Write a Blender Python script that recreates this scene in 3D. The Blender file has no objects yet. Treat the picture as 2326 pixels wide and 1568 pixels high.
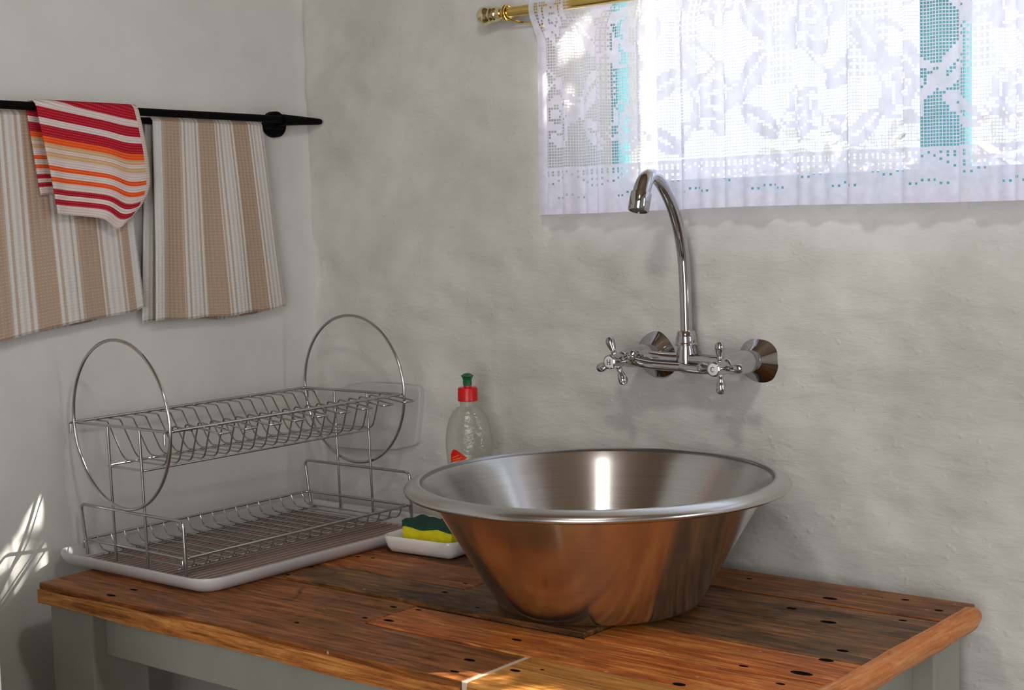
import bpy, bmesh, math, random
from mathutils import Vector, Matrix

PI = math.pi
random.seed(7)
SC = bpy.context.scene
COL = SC.collection
Z0 = 0.80                      # table top height above the floor; build coordinates count from the table top

# ------------------------------------------------------------------ camera
cam_data = bpy.data.cameras.new('camera')
cam = bpy.data.objects.new('camera', cam_data)
COL.objects.link(cam)
right = Vector((0.776971, 0.628969, -0.026738))
up = Vector((-0.031308, 0.081025, 0.99622))
fwd = Vector((-0.628758, 0.773197, -0.082646))
m = Matrix((right, up, -fwd)).transposed().to_4x4()
m.translation = Vector((1.92519, -1.85548, 0.51545 + Z0))
cam.matrix_world = m
cam_data.sensor_width = 36.0
cam_data.lens = 3351.017 / 2326.0 * 36.0
cam_data.clip_start = 0.05
SC.camera = cam

# ------------------------------------------------------------------ view, world, lights
SC.view_settings.view_transform = 'Standard'
SC.view_settings.look = 'None'
SC.view_settings.exposure = 0.0
SC.view_settings.gamma = 1.0
SC.view_settings.use_curve_mapping = False

world = bpy.data.worlds.new('sky')
SC.world = world
world.use_nodes = True
wbg = world.node_tree.nodes['Background']
wbg.inputs[0].default_value = (0.74, 0.83, 1.0, 1)
wbg.inputs[1].default_value = 2.4


def light(name, kind, loc, energy, color, size=None, size_y=None, target=None):
    d = bpy.data.lights.new(name, kind)
    d.energy = energy
    d.color = color
    if kind == 'AREA':
        d.shape = 'RECTANGLE'
        d.size = size
        d.size_y = size_y or size
    elif kind == 'POINT':
        d.shadow_soft_size = size
    elif kind == 'SUN':
        d.angle = size
    o = bpy.data.objects.new(name, d)
    COL.objects.link(o)
    o.location = (loc[0], loc[1], loc[2] + Z0)
    if target is not None:
        v = Vector(target) - Vector(loc)
        o.rotation_euler = v.to_track_quat('-Z', 'Y').to_euler()
    return o


SUN_DIR = Vector((0.70, 0.75, 0.85)).normalized()
light('sun', 'SUN', (3, 3, 3), 32.0, (1.0, 0.93, 0.84), math.radians(0.5), target=(3 - 0.70, 3 - 0.75, 3 - 0.85))
# bare ceiling bulb hanging above the table front
light('bulb', 'POINT', (1.16, -0.95, 1.02), 10.5, (1.0, 0.97, 0.92), 0.05)
# soft ambient fill added behind the camera, and daylight from the right-hand window
light('ambient_fill', 'AREA', (2.1, -3.35, 0.5), 60.0, (0.99, 0.99, 0.985), 1.6, 2.0, target=(0.6, 0.0, 0.3))
light('side_window_daylight', 'AREA', (3.35, -0.47, 0.65), 10.0, (0.93, 0.96, 1.0), 0.3, 0.9, target=(0.0, -0.4, 0.2))


# ------------------------------------------------------------------ helpers
def link(name, mesh, mat, parent=None, origin=(0, 0, 0)):
    """mesh is in build coordinates; origin is the thing's base in build coordinates"""
    if parent is not None:
        org = Vector(parent['org'])
    else:
        org = Vector(origin)
    mesh.transform(Matrix.Translation(-org))
    o = bpy.data.objects.new(name, mesh)
    COL.objects.link(o)
    o['org'] = list(org)
    if mat is not None:
        mesh.materials.append(mat)
    if parent is not None:
        o.parent = parent
    else:
        o.location = org + Vector((0, 0, Z0))
    return o


def obj(name, bm, mat, parent=None, origin=(0, 0, 0), smooth=True, angle=40):
    me = bpy.data.meshes.new(name)
    bm.normal_update()
    bm.to_mesh(me)
    bm.free()
    if smooth:
        me.shade_smooth()
        me.set_sharp_from_angle(angle=math.radians(angle))
    return link(name, me, mat, parent, origin)


def tag(o, label, cat, group=None, kind=None):
    o['label'] = label
    o['category'] = cat
    if group:
        o['group'] = group
    if kind:
        o['kind'] = kind
    return o


def thing(name, label, cat, loc, group=None):
    o = bpy.data.objects.new(name, None)
    o.empty_display_size = 0.02
    COL.objects.link(o)
    o.location = Vector(loc) + Vector((0, 0, Z0))
    o['org'] = list(loc)
    return tag(o, label, cat, group)


def box(bm, lo, hi, bevel=0.0, seg=2, mat4=None):
    lo = Vector(lo)
    hi = Vector(hi)
    g = bmesh.ops.create_cube(bm, size=1.0)
    vs = g['verts']
    c = (lo + hi) / 2
    d = hi - lo
    for v in vs:
        v.co = Vector((v.co.x * d.x, v.co.y * d.y, v.co.z * d.z)) + c
    if bevel > 0:
        es = list({e for v in vs for e in v.link_edges})
        r = bmesh.ops.bevel(bm, geom=es, offset=bevel, segments=seg, profile=0.5, affect='EDGES')
        vs = list({v for f in r['faces'] for v in f.verts} | {v for v in vs if v.is_valid})
    if mat4 is not None:
        for v in vs:
            v.co = mat4 @ v.co
    return vs


def fillet(pts, rad, n=4, closed=False):
    pts = [Vector(p) for p in pts]
    out = []
    N = len(pts)
    for i, p in enumerate(pts):
        if not closed and i in (0, N - 1):
            out.append(p)
            continue
        a = pts[i - 1]
        b = pts[(i + 1) % N]
        da = (a - p)
        db = (b - p)
        r = min(rad, da.length * 0.49, db.length * 0.49)
        A = p + da.normalized() * r
        B = p + db.normalized() * r
        for k in range(n + 1):
            t = k / n
            out.append(A * (1 - t) ** 2 + p * 2 * t * (1 - t) + B * t ** 2)
    return out


def tube(bm, pts, r, seg=8, closed=False, mat4=None):
    pts = [Vector(p) for p in pts]
    if mat4 is not None:
        pts = [mat4 @ p for p in pts]
    n = len(pts)
    rs = r if isinstance(r, (list, tuple)) else [r] * n
    rings = []
    prev = None
    for i, p in enumerate(pts):
        if closed:
            t = (pts[(i + 1) % n] - pts[i - 1]).normalized()
        else:
            t = (pts[min(i + 1, n - 1)] - pts[max(i - 1, 0)]).normalized()
        if prev is None:
            a = Vector((0, 0, 1)) if abs(t.z) < 0.9 else Vector((1, 0, 0))
            u = t.cross(a).normalized()
        else:
            u = (prev - t * prev.dot(t)).normalized()
        prev = u
        w = t.cross(u)
        rings.append([bm.verts.new(p + (u * math.cos(2 * PI * k / seg) + w * math.sin(2 * PI * k / seg)) * rs[i]) for k in range(seg)])
    m_ = n if closed else n - 1
    for i in range(m_):
        A = rings[i]
        B = rings[(i + 1) % n]
        for k in range(seg):
            bm.faces.new((A[k], A[(k + 1) % seg], B[(k + 1) % seg], B[k]))
    if not closed:
        bm.faces.new(list(reversed(rings[0])))
        bm.faces.new(rings[-1])


def lathe(bm, prof, seg=32, mat4=None, sx=1.0, sy=1.0):
    mat4 = mat4 or Matrix.Identity(4)
    rings = []
    for r, z in prof:
        if r < 1e-6:
            rings.append([bm.verts.new(mat4 @ Vector((0, 0, z)))])
        else:
            rings.append([bm.verts.new(mat4 @ Vector((r * sx * math.cos(2 * PI * k / seg), r * sy * math.sin(2 * PI * k / seg), z))) for k in range(seg)])
    for A, B in zip(rings, rings[1:]):
        for k in range(seg):
            k2 = (k + 1) % seg
            if len(A) == 1 and len(B) == 1:
                continue
            if len(A) == 1:
                bm.faces.new((A[0], B[k2], B[k]))
            elif len(B) == 1:
                bm.faces.new((A[k], A[k2], B[0]))
            else:
                bm.faces.new((A[k], A[k2], B[k2], B[k]))
    bmesh.ops.recalc_face_normals(bm, faces=bm.faces[:])


def axis_matrix(origin, axis):
    """local +z mapped to axis"""
    q = Vector(axis).normalized().to_track_quat('Z', 'Y')
    return Matrix.Translation(Vector(origin)) @ q.to_matrix().to_4x4()


def srgb(r, g, b):
    f = lambda c: (c / 255 / 12.92) if c / 255 <= 0.04045 else ((c / 255 + 0.055) / 1.055) ** 2.4
    return (f(r), f(g), f(b), 1.0)


# ------------------------------------------------------------------ materials
class NT:
    def __init__(self, name):
        self.m = bpy.data.materials.new(name)
        self.m.use_nodes = True
        self.t = self.m.node_tree
        self.p = self.t.nodes['Principled BSDF']
        self.out = self.t.nodes['Material Output']

    def n(self, kind, **kw):
        nd = self.t.nodes.new(kind)
        for k, v in kw.items():
            if k.startswith('i_'):
                nd.inputs[k[2:].replace('_', ' ')].default_value = v
            else:
                setattr(nd, k, v)
        return nd

    def l(self, a, b):
        self.t.links.new(a, b)

    def coords(self, scale=(1, 1, 1), loc=(0, 0, 0), kind='Object', rot=(0, 0, 0)):
        tc = self.n('ShaderNodeTexCoord')
        mp = self.n('ShaderNodeMapping')
        mp.inputs['Scale'].default_value = scale
        mp.inputs['Location'].default_value = loc
        mp.inputs['Rotation'].default_value = rot
        self.l(tc.outputs[kind], mp.inputs[0])
        return mp.outputs[0]

    def noise(self, vec, scale, detail=4, rough=0.55, dist=0.0):
        nd = self.n('ShaderNodeTexNoise')
        nd.inputs['Scale'].default_value = scale
        nd.inputs['Detail'].default_value = detail
        nd.inputs['Roughness'].default_value = rough
        nd.inputs['Distortion'].default_value = dist
        self.l(vec, nd.inputs['Vector'])
        return nd.outputs['Fac']

    def ramp(self, fac, stops, interp='LINEAR'):
        r = self.n('ShaderNodeValToRGB')
        r.color_ramp.interpolation = interp
        el = r.color_ramp.elements
        el[0].position = stops[0][0]
        el[0].color = stops[0][1]
        el[1].position = stops[-1][0]
        el[1].color = stops[-1][1]
        for pos, c in stops[1:-1]:
            e = el.new(pos)
            e.color = c
        self.l(fac, r.inputs[0])
        return r.outputs[0]

    def mix(self, fac, a, b, mode='MIX'):
        x = self.n('ShaderNodeMix', data_type='RGBA', blend_type=mode)
        for sock, val in ((x.inputs[0], fac), (x.inputs[6], a), (x.inputs[7], b)):
            if isinstance(val, (int, float, tuple)):
                sock.default_value = val
            else:
                self.l(val, sock)
        return x.outputs[2]

    def math(self, op, a, b=0.0, c=0.0):
        x = self.n('ShaderNodeMath', operation=op)
        for sock, val in zip(x.inputs, (a, b, c)):
            if isinstance(val, (int, float)):
                sock.default_value = val
            else:
                self.l(val, sock)
        return x.outputs[0]

    def bump(self, h, strength, dist, normal=None):
        b = self.n('ShaderNodeBump')
        b.inputs['Strength'].default_value = strength
        b.inputs['Distance'].default_value = dist
        self.l(h, b.inputs['Height'])
        if normal is not None:
            self.l(normal, b.inputs['Normal'])
        return b.outputs[0]


def g(v):
    return (v, v, v, 1.0)


def plain(name, col, rough=0.5, metal=0.0, **kw):
    t = NT(name)
    t.p.inputs['Base Color'].default_value = col
    t.p.inputs['Roughness'].default_value = rough
    t.p.inputs['Metallic'].default_value = metal
    for k, v in kw.items():
        t.p.inputs[k.replace('_', ' ')].default_value = v
    return t


def plaster(name, c1, c2, rel=1.0):
    t = NT(name)
    v = t.coords()
    n1 = t.noise(v, 2.4, 5, 0.6, 0.6)
    n2 = t.noise(v, 14, 5, 0.6)
    f = t.math('ADD', t.math('MULTIPLY', n1, 0.7), t.math('MULTIPLY', n2, 0.3))
    t.l(t.ramp(f, [(0.36, c1), (0.62, c2)]), t.p.inputs['Base Color'])
    t.p.inputs['Roughness'].default_value = 0.82
    t.p.inputs['Specular IOR Level'].default_value = 0.25
    vs = t.coords((0.7, 0.7, 2.0), rot=(0, 0.22, 0))
    brush = t.noise(vs, 34, 6, 0.62, 0.5)
    grit = t.noise(v, 260, 3, 0.6)
    blob = t.n('ShaderNodeTexVoronoi', feature='SMOOTH_F1')
    blob.inputs['Scale'].default_value = 75
    t.l(v, blob.inputs['Vector'])
    dots = t.math('SUBTRACT', 0.28, blob.outputs['Distance'])
    dots = t.math('MAXIMUM', dots, 0.0)
    dots = t.math('MULTIPLY', dots, t.math('GREATER_THAN', t.noise(v, 18, 2), 0.52))
    b1 = t.bump(brush, 0.42 * rel, 0.006)
    b2 = t.bump(grit, 0.25 * rel, 0.0012, b1)
    b3 = t.bump(dots, 0.5 * rel, 0.006, b2)
    t.l(b3, t.p.inputs['Normal'])
    return t.m


MAT_WALL = plaster('lime_plaster', srgb(194, 193, 188), srgb(214, 213, 208))
MAT_WALL_L = plaster('lime_plaster_left', srgb(198, 197, 193), srgb(209, 208, 204), 0.45)
MAT_CEIL = plain('ceiling_wood', srgb(120, 98, 74), 0.7).m
MAT_FLOOR = plain('floor_cement', srgb(86, 66, 56), 0.5).m
MAT_BACKROOM = plain('room_paint', srgb(196, 190, 178), 0.8).m

CHROME = plain('chrome', (0.50, 0.50, 0.52, 1), 0.06, 1.0).m
CHROME_WIRE = plain('chromed_wire', (0.50, 0.50, 0.49, 1), 0.15, 1.0).m
BRASS = plain('polished_brass', (0.72, 0.52, 0.16, 1), 0.16, 1.0).m
PALE_BRASS = plain('pale_brass', (0.80, 0.70, 0.42, 1), 0.13, 1.0).m
BLACK = plain('black_iron', (0.002, 0.002, 0.0025, 1), 0.6, 0.0, Specular_IOR_Level=0.06).m
RUBBER = plain('black_aerator', (0.006, 0.006, 0.006, 1), 0.4).m
PORCELAIN = plain('porcelain', srgb(222, 222, 220), 0.25).m
INK = plain('black_ink', (0.01, 0.01, 0.012, 1), 0.5).m
CERAMIC = plain('white_ceramic', srgb(232, 229, 226), 0.18).m
WHITE_PLASTIC = plain('white_plastic', srgb(225, 222, 218), 0.4).m
TEAL = plain('teal_paint', srgb(128, 212, 222), 0.5).m
GREEN_CAP = plain('green_plastic', srgb(0, 92, 42), 0.35).m
RED_CAP = plain('red_plastic', srgb(206, 4, 4), 0.35).m
HOLE = plain('hole_shade', (0.004, 0.003, 0.003, 1), 0.9, 0.0, Specular_IOR_Level=0.05).m  # near-black colour standing for the shade down the nail holes
GROUND = plain('garden_soil', srgb(112, 104, 88), 0.9).m


def grey_paint():
    t = NT('grey_paint')
    v = t.coords()
    t.l(t.ramp(t.noise(v, 7, 4), [(0.35, srgb(146, 147, 135)), (0.7, srgb(162, 163, 150))]), t.p.inputs['Base Color'])
    t.p.inputs['Roughness'].default_value = 0.55
    t.l(t.bump(t.noise(t.coords((1, 1, 0.2)), 120, 3), 0.15, 0.001), t.p.inputs['Normal'])
    return t.m


MAT_GREY = grey_paint()


ANISO_ROT = 0.25


def brushed_steel(name='brushed_steel', base=1.0, aniso=0.85, rmin=0.22):
    t = NT(name)
    p = t.p
    p.inputs['Metallic'].default_value = 1.0
    p.inputs['Roughness'].default_value = 0.27
    p.inputs['Anisotropic'].default_value = aniso
    p.inputs['Anisotropic Rotation'].default_value = ANISO_ROT
    tg = t.n('ShaderNodeTangent', direction_type='RADIAL', axis='Z')
    t.l(tg.outputs[0], p.inputs['Tangent'])
    v = t.coords((1, 1, 90))
    n = t.noise(v, 7, 3, 0.6)
    t.l(t.ramp(n, [(0.3, (0.56 * base, 0.545 * base, 0.54 * base, 1)), (0.7, (0.63 * base, 0.615 * base, 0.61 * base, 1))]), p.inputs['Base Color'])
    rg = t.math('MULTIPLY_ADD', n, 0.05, rmin)
    t.l(rg, p.inputs['Roughness'])
    t.l(t.bump(n, 0.012, 0.0005), p.inputs['Normal'])
    return t.m


MAT_STEEL = brushed_steel()
MAT_STEEL_OUT = brushed_steel('brushed_steel_outside', 1.25, 0.6, 0.185)  # same steel, colour lightened to carry the brighter reflection outside
MAT_RIM = plain('satin_steel', (0.56, 0.55, 0.54, 1), 0.24, 1.0).m


def wood(name, dark, mid, light_, stain=0.5, seed=0, rough=0.42, axis='x', patch=0.5):
    t = NT(name)
    sc = (1.0, 9.0, 9.0) if axis == 'x' else (9.0, 1.0, 9.0)
    off = (seed * 3.17, seed * 1.31, seed * 0.77)
    v = t.coords(sc, off)
    v2 = t.coords((1.0, 2.2, 1.0) if axis == 'x' else (2.2, 1, 1), off)
    v3 = t.coords((0.6, 18, 18) if axis == 'x' else (18, 0.6, 18), off)
    grain = t.noise(v, 5.5, 7, 0.70, 1.8)
    fine = t.noise(v3, 10, 6, 0.75, 0.5)
    gsum = t.math('ADD', t.math('MULTIPLY', grain, 0.55), t.math('MULTIPLY', fine, 0.45))
    c = t.ramp(gsum, [(0.40, dark), (0.50, mid), (0.60, light_)])
    # uneven old varnish: olive and dark brown areas drawn out along the grain
    vp = t.coords((1.0, 3.4, 1.0) if axis == 'x' else (3.4, 1.0, 1.0), (seed * 1.9, seed * 2.3, 0))
    pn = t.noise(vp, 7.5, 6, 0.66, 0.9)
    pm = t.ramp(pn, [(0.44, g(0)), (0.60, g(1))])
    c = t.mix(t.math('MULTIPLY', pm, 0.20 + 0.62 * stain), c, (dark[0] * 0.62 + 0.008, dark[1] * 0.80 + 0.010, dark[2] * 0.9 + 0.006, 1))
    st = t.noise(v2, 5.0, 6, 0.70, 1.2)
    sm = t.ramp(st, [(0.62 - 0.14 * stain, g(0)), (0.74 - 0.06 * stain, g(1))])
    c = t.mix(t.math('MULTIPLY', sm, 0.80), c, (dark[0] * 0.18, dark[1] * 0.22, dark[2] * 0.34, 1))
    ln = t.ramp(t.noise(v3, 16, 3, 0.6), [(0.54, g(0)), (0.68, g(1))])
    c = t.mix(t.math('MULTIPLY', ln, 0.62 if axis == 'x' else 0.15), c, (dark[0] * 0.3, dark[1] * 0.3, dark[2] * 0.3, 1))
    wear = t.ramp(t.noise(v2, 11, 4, 0.6, 0.5), [(0.60, g(0)), (0.72, g(1))])
    c = t.mix(t.math('MULTIPLY', wear, patch), c, light_)
    speck = t.n('ShaderNodeTexVoronoi')
    speck.inputs['Scale'].default_value = 16
    t.l(t.coords((1, 1.6, 1), off), speck.inputs['Vector'])
    sp = t.math('LESS_THAN', speck.outputs['Distance'], 0.045)
    c = t.mix(t.math('MULTIPLY', sp, 0.75), c, srgb(190, 172, 156))
    t.l(c, t.p.inputs['Base Color'])
    t.p.inputs['Roughness'].default_value = rough
    rr = t.ramp(st, [(0.3, g(rough - 0.08)), (0.7, g(rough + 0.18))])
    t.l(rr, t.p.inputs['Roughness'])
    t.p.inputs['Specular IOR Level'].default_value = 0.26
    t.l(t.bump(gsum, 0.35, 0.0015), t.p.inputs['Normal'])
    return t.m


W_BROWN = lambda s, st=0.5: wood('varnished_pine_brown', srgb(86, 46, 20), srgb(144, 84, 38), srgb(182, 116, 60), st, s)
W_ORANGE = lambda s, st=0.3: wood('varnished_pine_orange', srgb(116, 60, 22), srgb(172, 98, 42), srgb(208, 138, 68), st, s)
W_RED = lambda s, st=0.4: wood('varnished_pine_red', srgb(138, 66, 22), srgb(202, 108, 42), srgb(236, 160, 80), st, s)
W_GREY = lambda s, st=0.7: wood('varnished_pine_dark', srgb(66, 42, 24), srgb(122, 80, 44), srgb(172, 116, 62), st, s)
W_YELLOW = lambda s, st=0.1: wood('varnished_pine_yellow', srgb(164, 104, 46), srgb(196, 132, 62), srgb(222, 162, 86), st, s, 0.33)

# ------------------------------------------------------------------ room
XL, YB = -0.10, 0.05           # left wall plane and back wall plane
XR, YF = 3.45, -3.5
ZF, ZC = -Z0, 1.75


def fbm(x, y, s=1.0):
    from mathutils import noise
    return noise.fractal(Vector((x * s, y * s, 3.3)), 0.9, 2.0, 4)


def bulge(x, z):
    return 0.014 * fbm(x + 5, z * 1.4, 2.6) + 0.0042 * fbm(x * 0.8 + z * 0.5, z * 1.8 - x * 0.4, 8.0) + 0.0009 * fbm(x, z, 30)


WX0, WX1, WZ0, WZ1 = 0.43, 1.98, 0.450, 1.17    # opening incl. rounding
RR = 0.055
RZ_SILL = 0.098                # height over which the sill rounds off


def back_wall():
    bm = bmesh.new()
    xs = []
    x = -0.10
    while x < WX0 - 1e-6:
        xs.append(x)
        x += 0.53 / 70
    nx = 158
    xs += [WX0 + (WX1 - WX0) * i / nx for i in range(nx + 1)]
    xs += [WX1 + (XR + 0.1 - WX1) * i / 22 for i in range(1, 23)]
    zs = [ZF - 0.02 + (-0.15 - ZF + 0.02) * i / 12 for i in range(12)]
    zs += [-0.15 + (WZ0 + 0.15) * i / 90 for i in range(90)]
    nz = 96
    zs += [WZ0 + (WZ1 - WZ0) * i / nz for i in range(nz + 1)]
    zs += [WZ1 + (ZC + 0.02 - WZ1) * i / 12 for i in range(1, 13)]
    V = {}
    for i, x in enumerate(xs):
        for j, z in enumerate(zs):
            dx = min(x - WX0, WX1 - x)
            dz = min((z - WZ0) * RR / RZ_SILL, WZ1 - z)
            d = min(dx, dz)
            y = YB + (bulge(x, z) if x > -0.099 else 0)
            y = min(y, YB + 0.012)
            if d > RR + 0.006:
                continue
            if d > 0:
                dd = min(d, RR)
                y += RR - math.sqrt(max(RR * RR - dd * dd, 0))
            if d > RR:
                y = YB + 0.22
                # reveal row
            V[i, j] = bm.verts.new((x, y, z))
    for i in range(len(xs) - 1):
        for j in range(len(zs) - 1):
            k = [(i, j), (i + 1, j), (i + 1, j + 1), (i, j + 1)]
            if all(q in V for q in k):
                bm.faces.new([V[q] for q in k])
    bmesh.ops.recalc_face_normals(bm, faces=bm.faces[:])
    o = obj('wall_back', bm, MAT_WALL, None, (1.6, YB, ZF), angle=75)
    o['kind'] = 'structure'
    # thick masonry reveal around the opening
    bm = bmesh.new()
    a, b, c, d_ = WX0 + RR * 0.82, WX1 - RR * 0.82, WZ0 + RZ_SILL * 0.86, WZ1 - RR * 0.82
    y0, y1 = YB + 0.028, YB + 0.30
    for lo, hi in (((a - 0.25, y0, c - 0.2), (b + 0.25, y1, c + 0.004)), ((a - 0.25, y0, d_), (b + 0.25, y1, d_ + 0.2)),
                   ((a - 0.25, y0, c), (a, y1, d_)), ((b, y0, c), (b + 0.25, y1, d_))):
        box(bm, lo, hi)
    o = obj('trim_1', bm, MAT_WALL, None, (1.0, y0, c), smooth=False)
    o['kind'] = 'structure'


back_wall()


def left_wall():
    bm = bmesh.new()
    ys = [YF - 0.1 + (-0.95 - YF + 0.1) * i / 16 for i in range(16)] + [-0.95 + (0.10 + 0.95) * i / 110 for i in range(111)]
    zs = [ZF - 0.02 + (-0.3 - ZF) * i / 10 for i in range(10)] + [-0.3 + 1.4 * i / 130 for i in range(131)] + [1.2, 1.5, ZC + 0.02]
    G = [[bm.verts.new((XL - 0.002 + 0.006 * fbm(y + 2, z + 7, 1.6) + 0.0012 * fbm(y, z, 9) + 0.02 * max(0, 1 - (YB - y) / 0.018) * 0.25, y, z)) for z in zs] for y in ys]
    for i in range(len(ys) - 1):
        for j in range(len(zs) - 1):
            bm.faces.new((G[i][j], G[i][j + 1], G[i + 1][j + 1], G[i + 1][j]))
    bmesh.ops.recalc_face_normals(bm, faces=bm.faces[:])
    o = obj('wall_left', bm, MAT_WALL_L, None, (XL, -1.7, ZF), angle=75)
    o['kind'] = 'structure'


left_wall()


def slab(name, lo, hi, mat):
    bm = bmesh.new()
    box(bm, lo, hi)
    c = [(a + b) / 2 for a, b in zip(lo, hi)]
    o = obj(name, bm, mat, None, (c[0], c[1], lo[2]), smooth=False)
    o['kind'] = 'structure'
    return o


slab('floor', (XL - 0.1, YF - 0.1, ZF - 0.1), (XR + 0.1, YB + 0.02, ZF), MAT_FLOOR)
slab('ceiling', (XL - 0.1, YF - 0.1, ZC), (XR + 0.1, YB + 0.05, ZC + 0.1), MAT_CEIL)
slab('wall_right', (XR, YF - 0.1, ZF), (XR + 0.1, YB + 0.02, ZC), MAT_BACKROOM)
slab('wall_front', (XL - 0.1, YF - 0.1, ZF), (XR + 0.1, YF, ZC), MAT_BACKROOM)


# ------------------------------------------------------------------ window: teal frame, glass, things outside
def window():
    y0, y1 = 0.20, 0.235
    x0, x1 = 0.462, 1.92
    z0, z1 = 0.530, 1.14
    root = bpy.data.objects.new('window_1', None)
    root.empty_display_size = 0.02
    COL.objects.link(root)
    root.location = (1.06, y0, z0 + Z0)
    root['org'] = [1.06, y0, z0]
    root['kind'] = 'structure'
    bm = bmesh.new()
    box(bm, (x0 - 0.02, y0, z0 - 0.02), (x0 + 0.034, y1, z1 + 0.02), 0.003)
    box(bm, (x1 - 0.034, y0, z0 - 0.02), (x1 + 0.02, y1, z1 + 0.02), 0.003)
    box(bm, (x0, y0 + 0.001, z0 - 0.03), (x1, y1 - 0.001, z0 + 0.048), 0.003)
    box(bm, (x0, y0 + 0.001, z1 - 0.04), (x1, y1 - 0.001, z1 + 0.03), 0.003)
    obj('window_frame', bm, TEAL, root)
    bm = bmesh.new()
    box(bm, (1.026, y0 + 0.002, z0 + 0.03), (1.094, y1 - 0.002, z1 - 0.03), 0.003)
    obj('mullion', bm, TEAL, root)
    gm = NT('window_glass')
    tr = gm.n('ShaderNodeBsdfTransparent')
    gl = gm.n('ShaderNodeBsdfGlossy')
    gl.inputs['Roughness'].default_value = 0.02
    mx = gm.n('ShaderNodeMixShader')
    mx.inputs[0].default_value = 0.06
    gm.l(tr.outputs[0], mx.inputs[1])
    gm.l(gl.outputs[0], mx.inputs[2])
    gm.l(mx.outputs[0], gm.out.inputs[0])
    for a, b in ((x0 + 0.03, 1.03), (1.09, x1 - 0.03)):
        bm = bmesh.new()
        box(bm, (a, y0 + 0.014, z0 + 0.034), (b, y0 + 0.018, z1 - 0.036))
        obj('pane', bm, gm.m, root, smooth=False)


window()

bm = bmesh.new()
box(bm, (-20, 0.6, ZF - 0.3), (20, 30, ZF - 0.05))
o = obj('ground', bm, GROUND, None, (0, 15, ZF - 0.3), smooth=False)
o['kind'] = 'structure'


def leaf_mat(name, c):
    t = plain(name, c, 0.5)
    t.p.inputs['Transmission Weight'].default_value = 0.0
    return t.m


LEAF_A = leaf_mat('pale_leaf', srgb(206, 208, 206))


def shrub(name, label, cx, cy, r, n, z0, z1, keep=None, size=0.1, trunk=True):
    rnd = random.Random(int(cx * 100) + 5)
    root = thing(name, label, 'tree', (cx, cy, ZF - 0.05))
    vs, fs = [], []
    for _ in range(n):
        a = rnd.random() * 2 * PI
        q = math.sqrt(rnd.random()) * r
        p = Vector((cx + q * math.cos(a), cy + q * math.sin(a) * 0.35, rnd.uniform(z0, z1)))
        if keep and not keep(p):
            continue
        u = Vector((rnd.gauss(0, 1), rnd.gauss(0, 1), rnd.gauss(0, 1))).normalized()
        w = u.orthogonal().normalized()
        s = size * rnd.uniform(0.6, 1.3)
        b = len(vs)
        vs += [p - u * s, p + w * s * 0.4, p + u * s, p - w * s * 0.4]
        fs.append((b, b + 1, b + 2, b + 3))
    me = bpy.data.meshes.new('foliage')
    me.from_pydata([tuple(v) for v in vs], [], fs)
    o = link('foliage', me, LEAF_A, root)
    o['kind'] = 'stuff'
    if trunk:
        bm = bmesh.new()
        tube(bm, [(cx, cy, ZF - 0.06), (cx + 0.05, cy, z0 + 0.1), (cx, cy, (z0 + z1) / 2)], [0.09, 0.07, 0.03], 8)
        obj('trunk', bm, plain('bark', srgb(96, 82, 70), 0.9).m, root)
    return root


# gaps left in the added, unseen tree so the sun falls in flecks
SPOTS = [((-0.1, -0.614, 0.085), 0.016), ((-0.1, -0.612, 0.060), 0.017), ((-0.1, -0.622, 0.020), 0.012), ((-0.1, -0.565, 0.112), 0.011), ((-0.1, -0.556, 0.088), 0.010), ((-0.1, -0.575, 0.082), 0.008),
         ((-0.1, -0.521, 0.104), 0.017), ((-0.1, -0.500, 0.100), 0.008), ((-0.1, -0.600, -0.020), 0.006), ((-0.1, -0.540, 0.020), 0.006), ((-0.1, -0.530, 0.005), 0.005), ((-0.1, -0.585, 0.02), 0.005), ((-0.1, -0.49, 0.125), 0.005),
         ((-0.1, -0.455, 0.235), 0.006), ((-0.1, -0.452, 0.205), 0.005),
         ((0.77, -0.632, 0.0), 0.018), ((0.81, -0.624, 0.0), 0.022), ((0.85, -0.622, 0.0), 0.022), ((0.94, -0.640, 0.0), 0.038), ((1.01, -0.645, 0.0), 0.030)]


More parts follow.
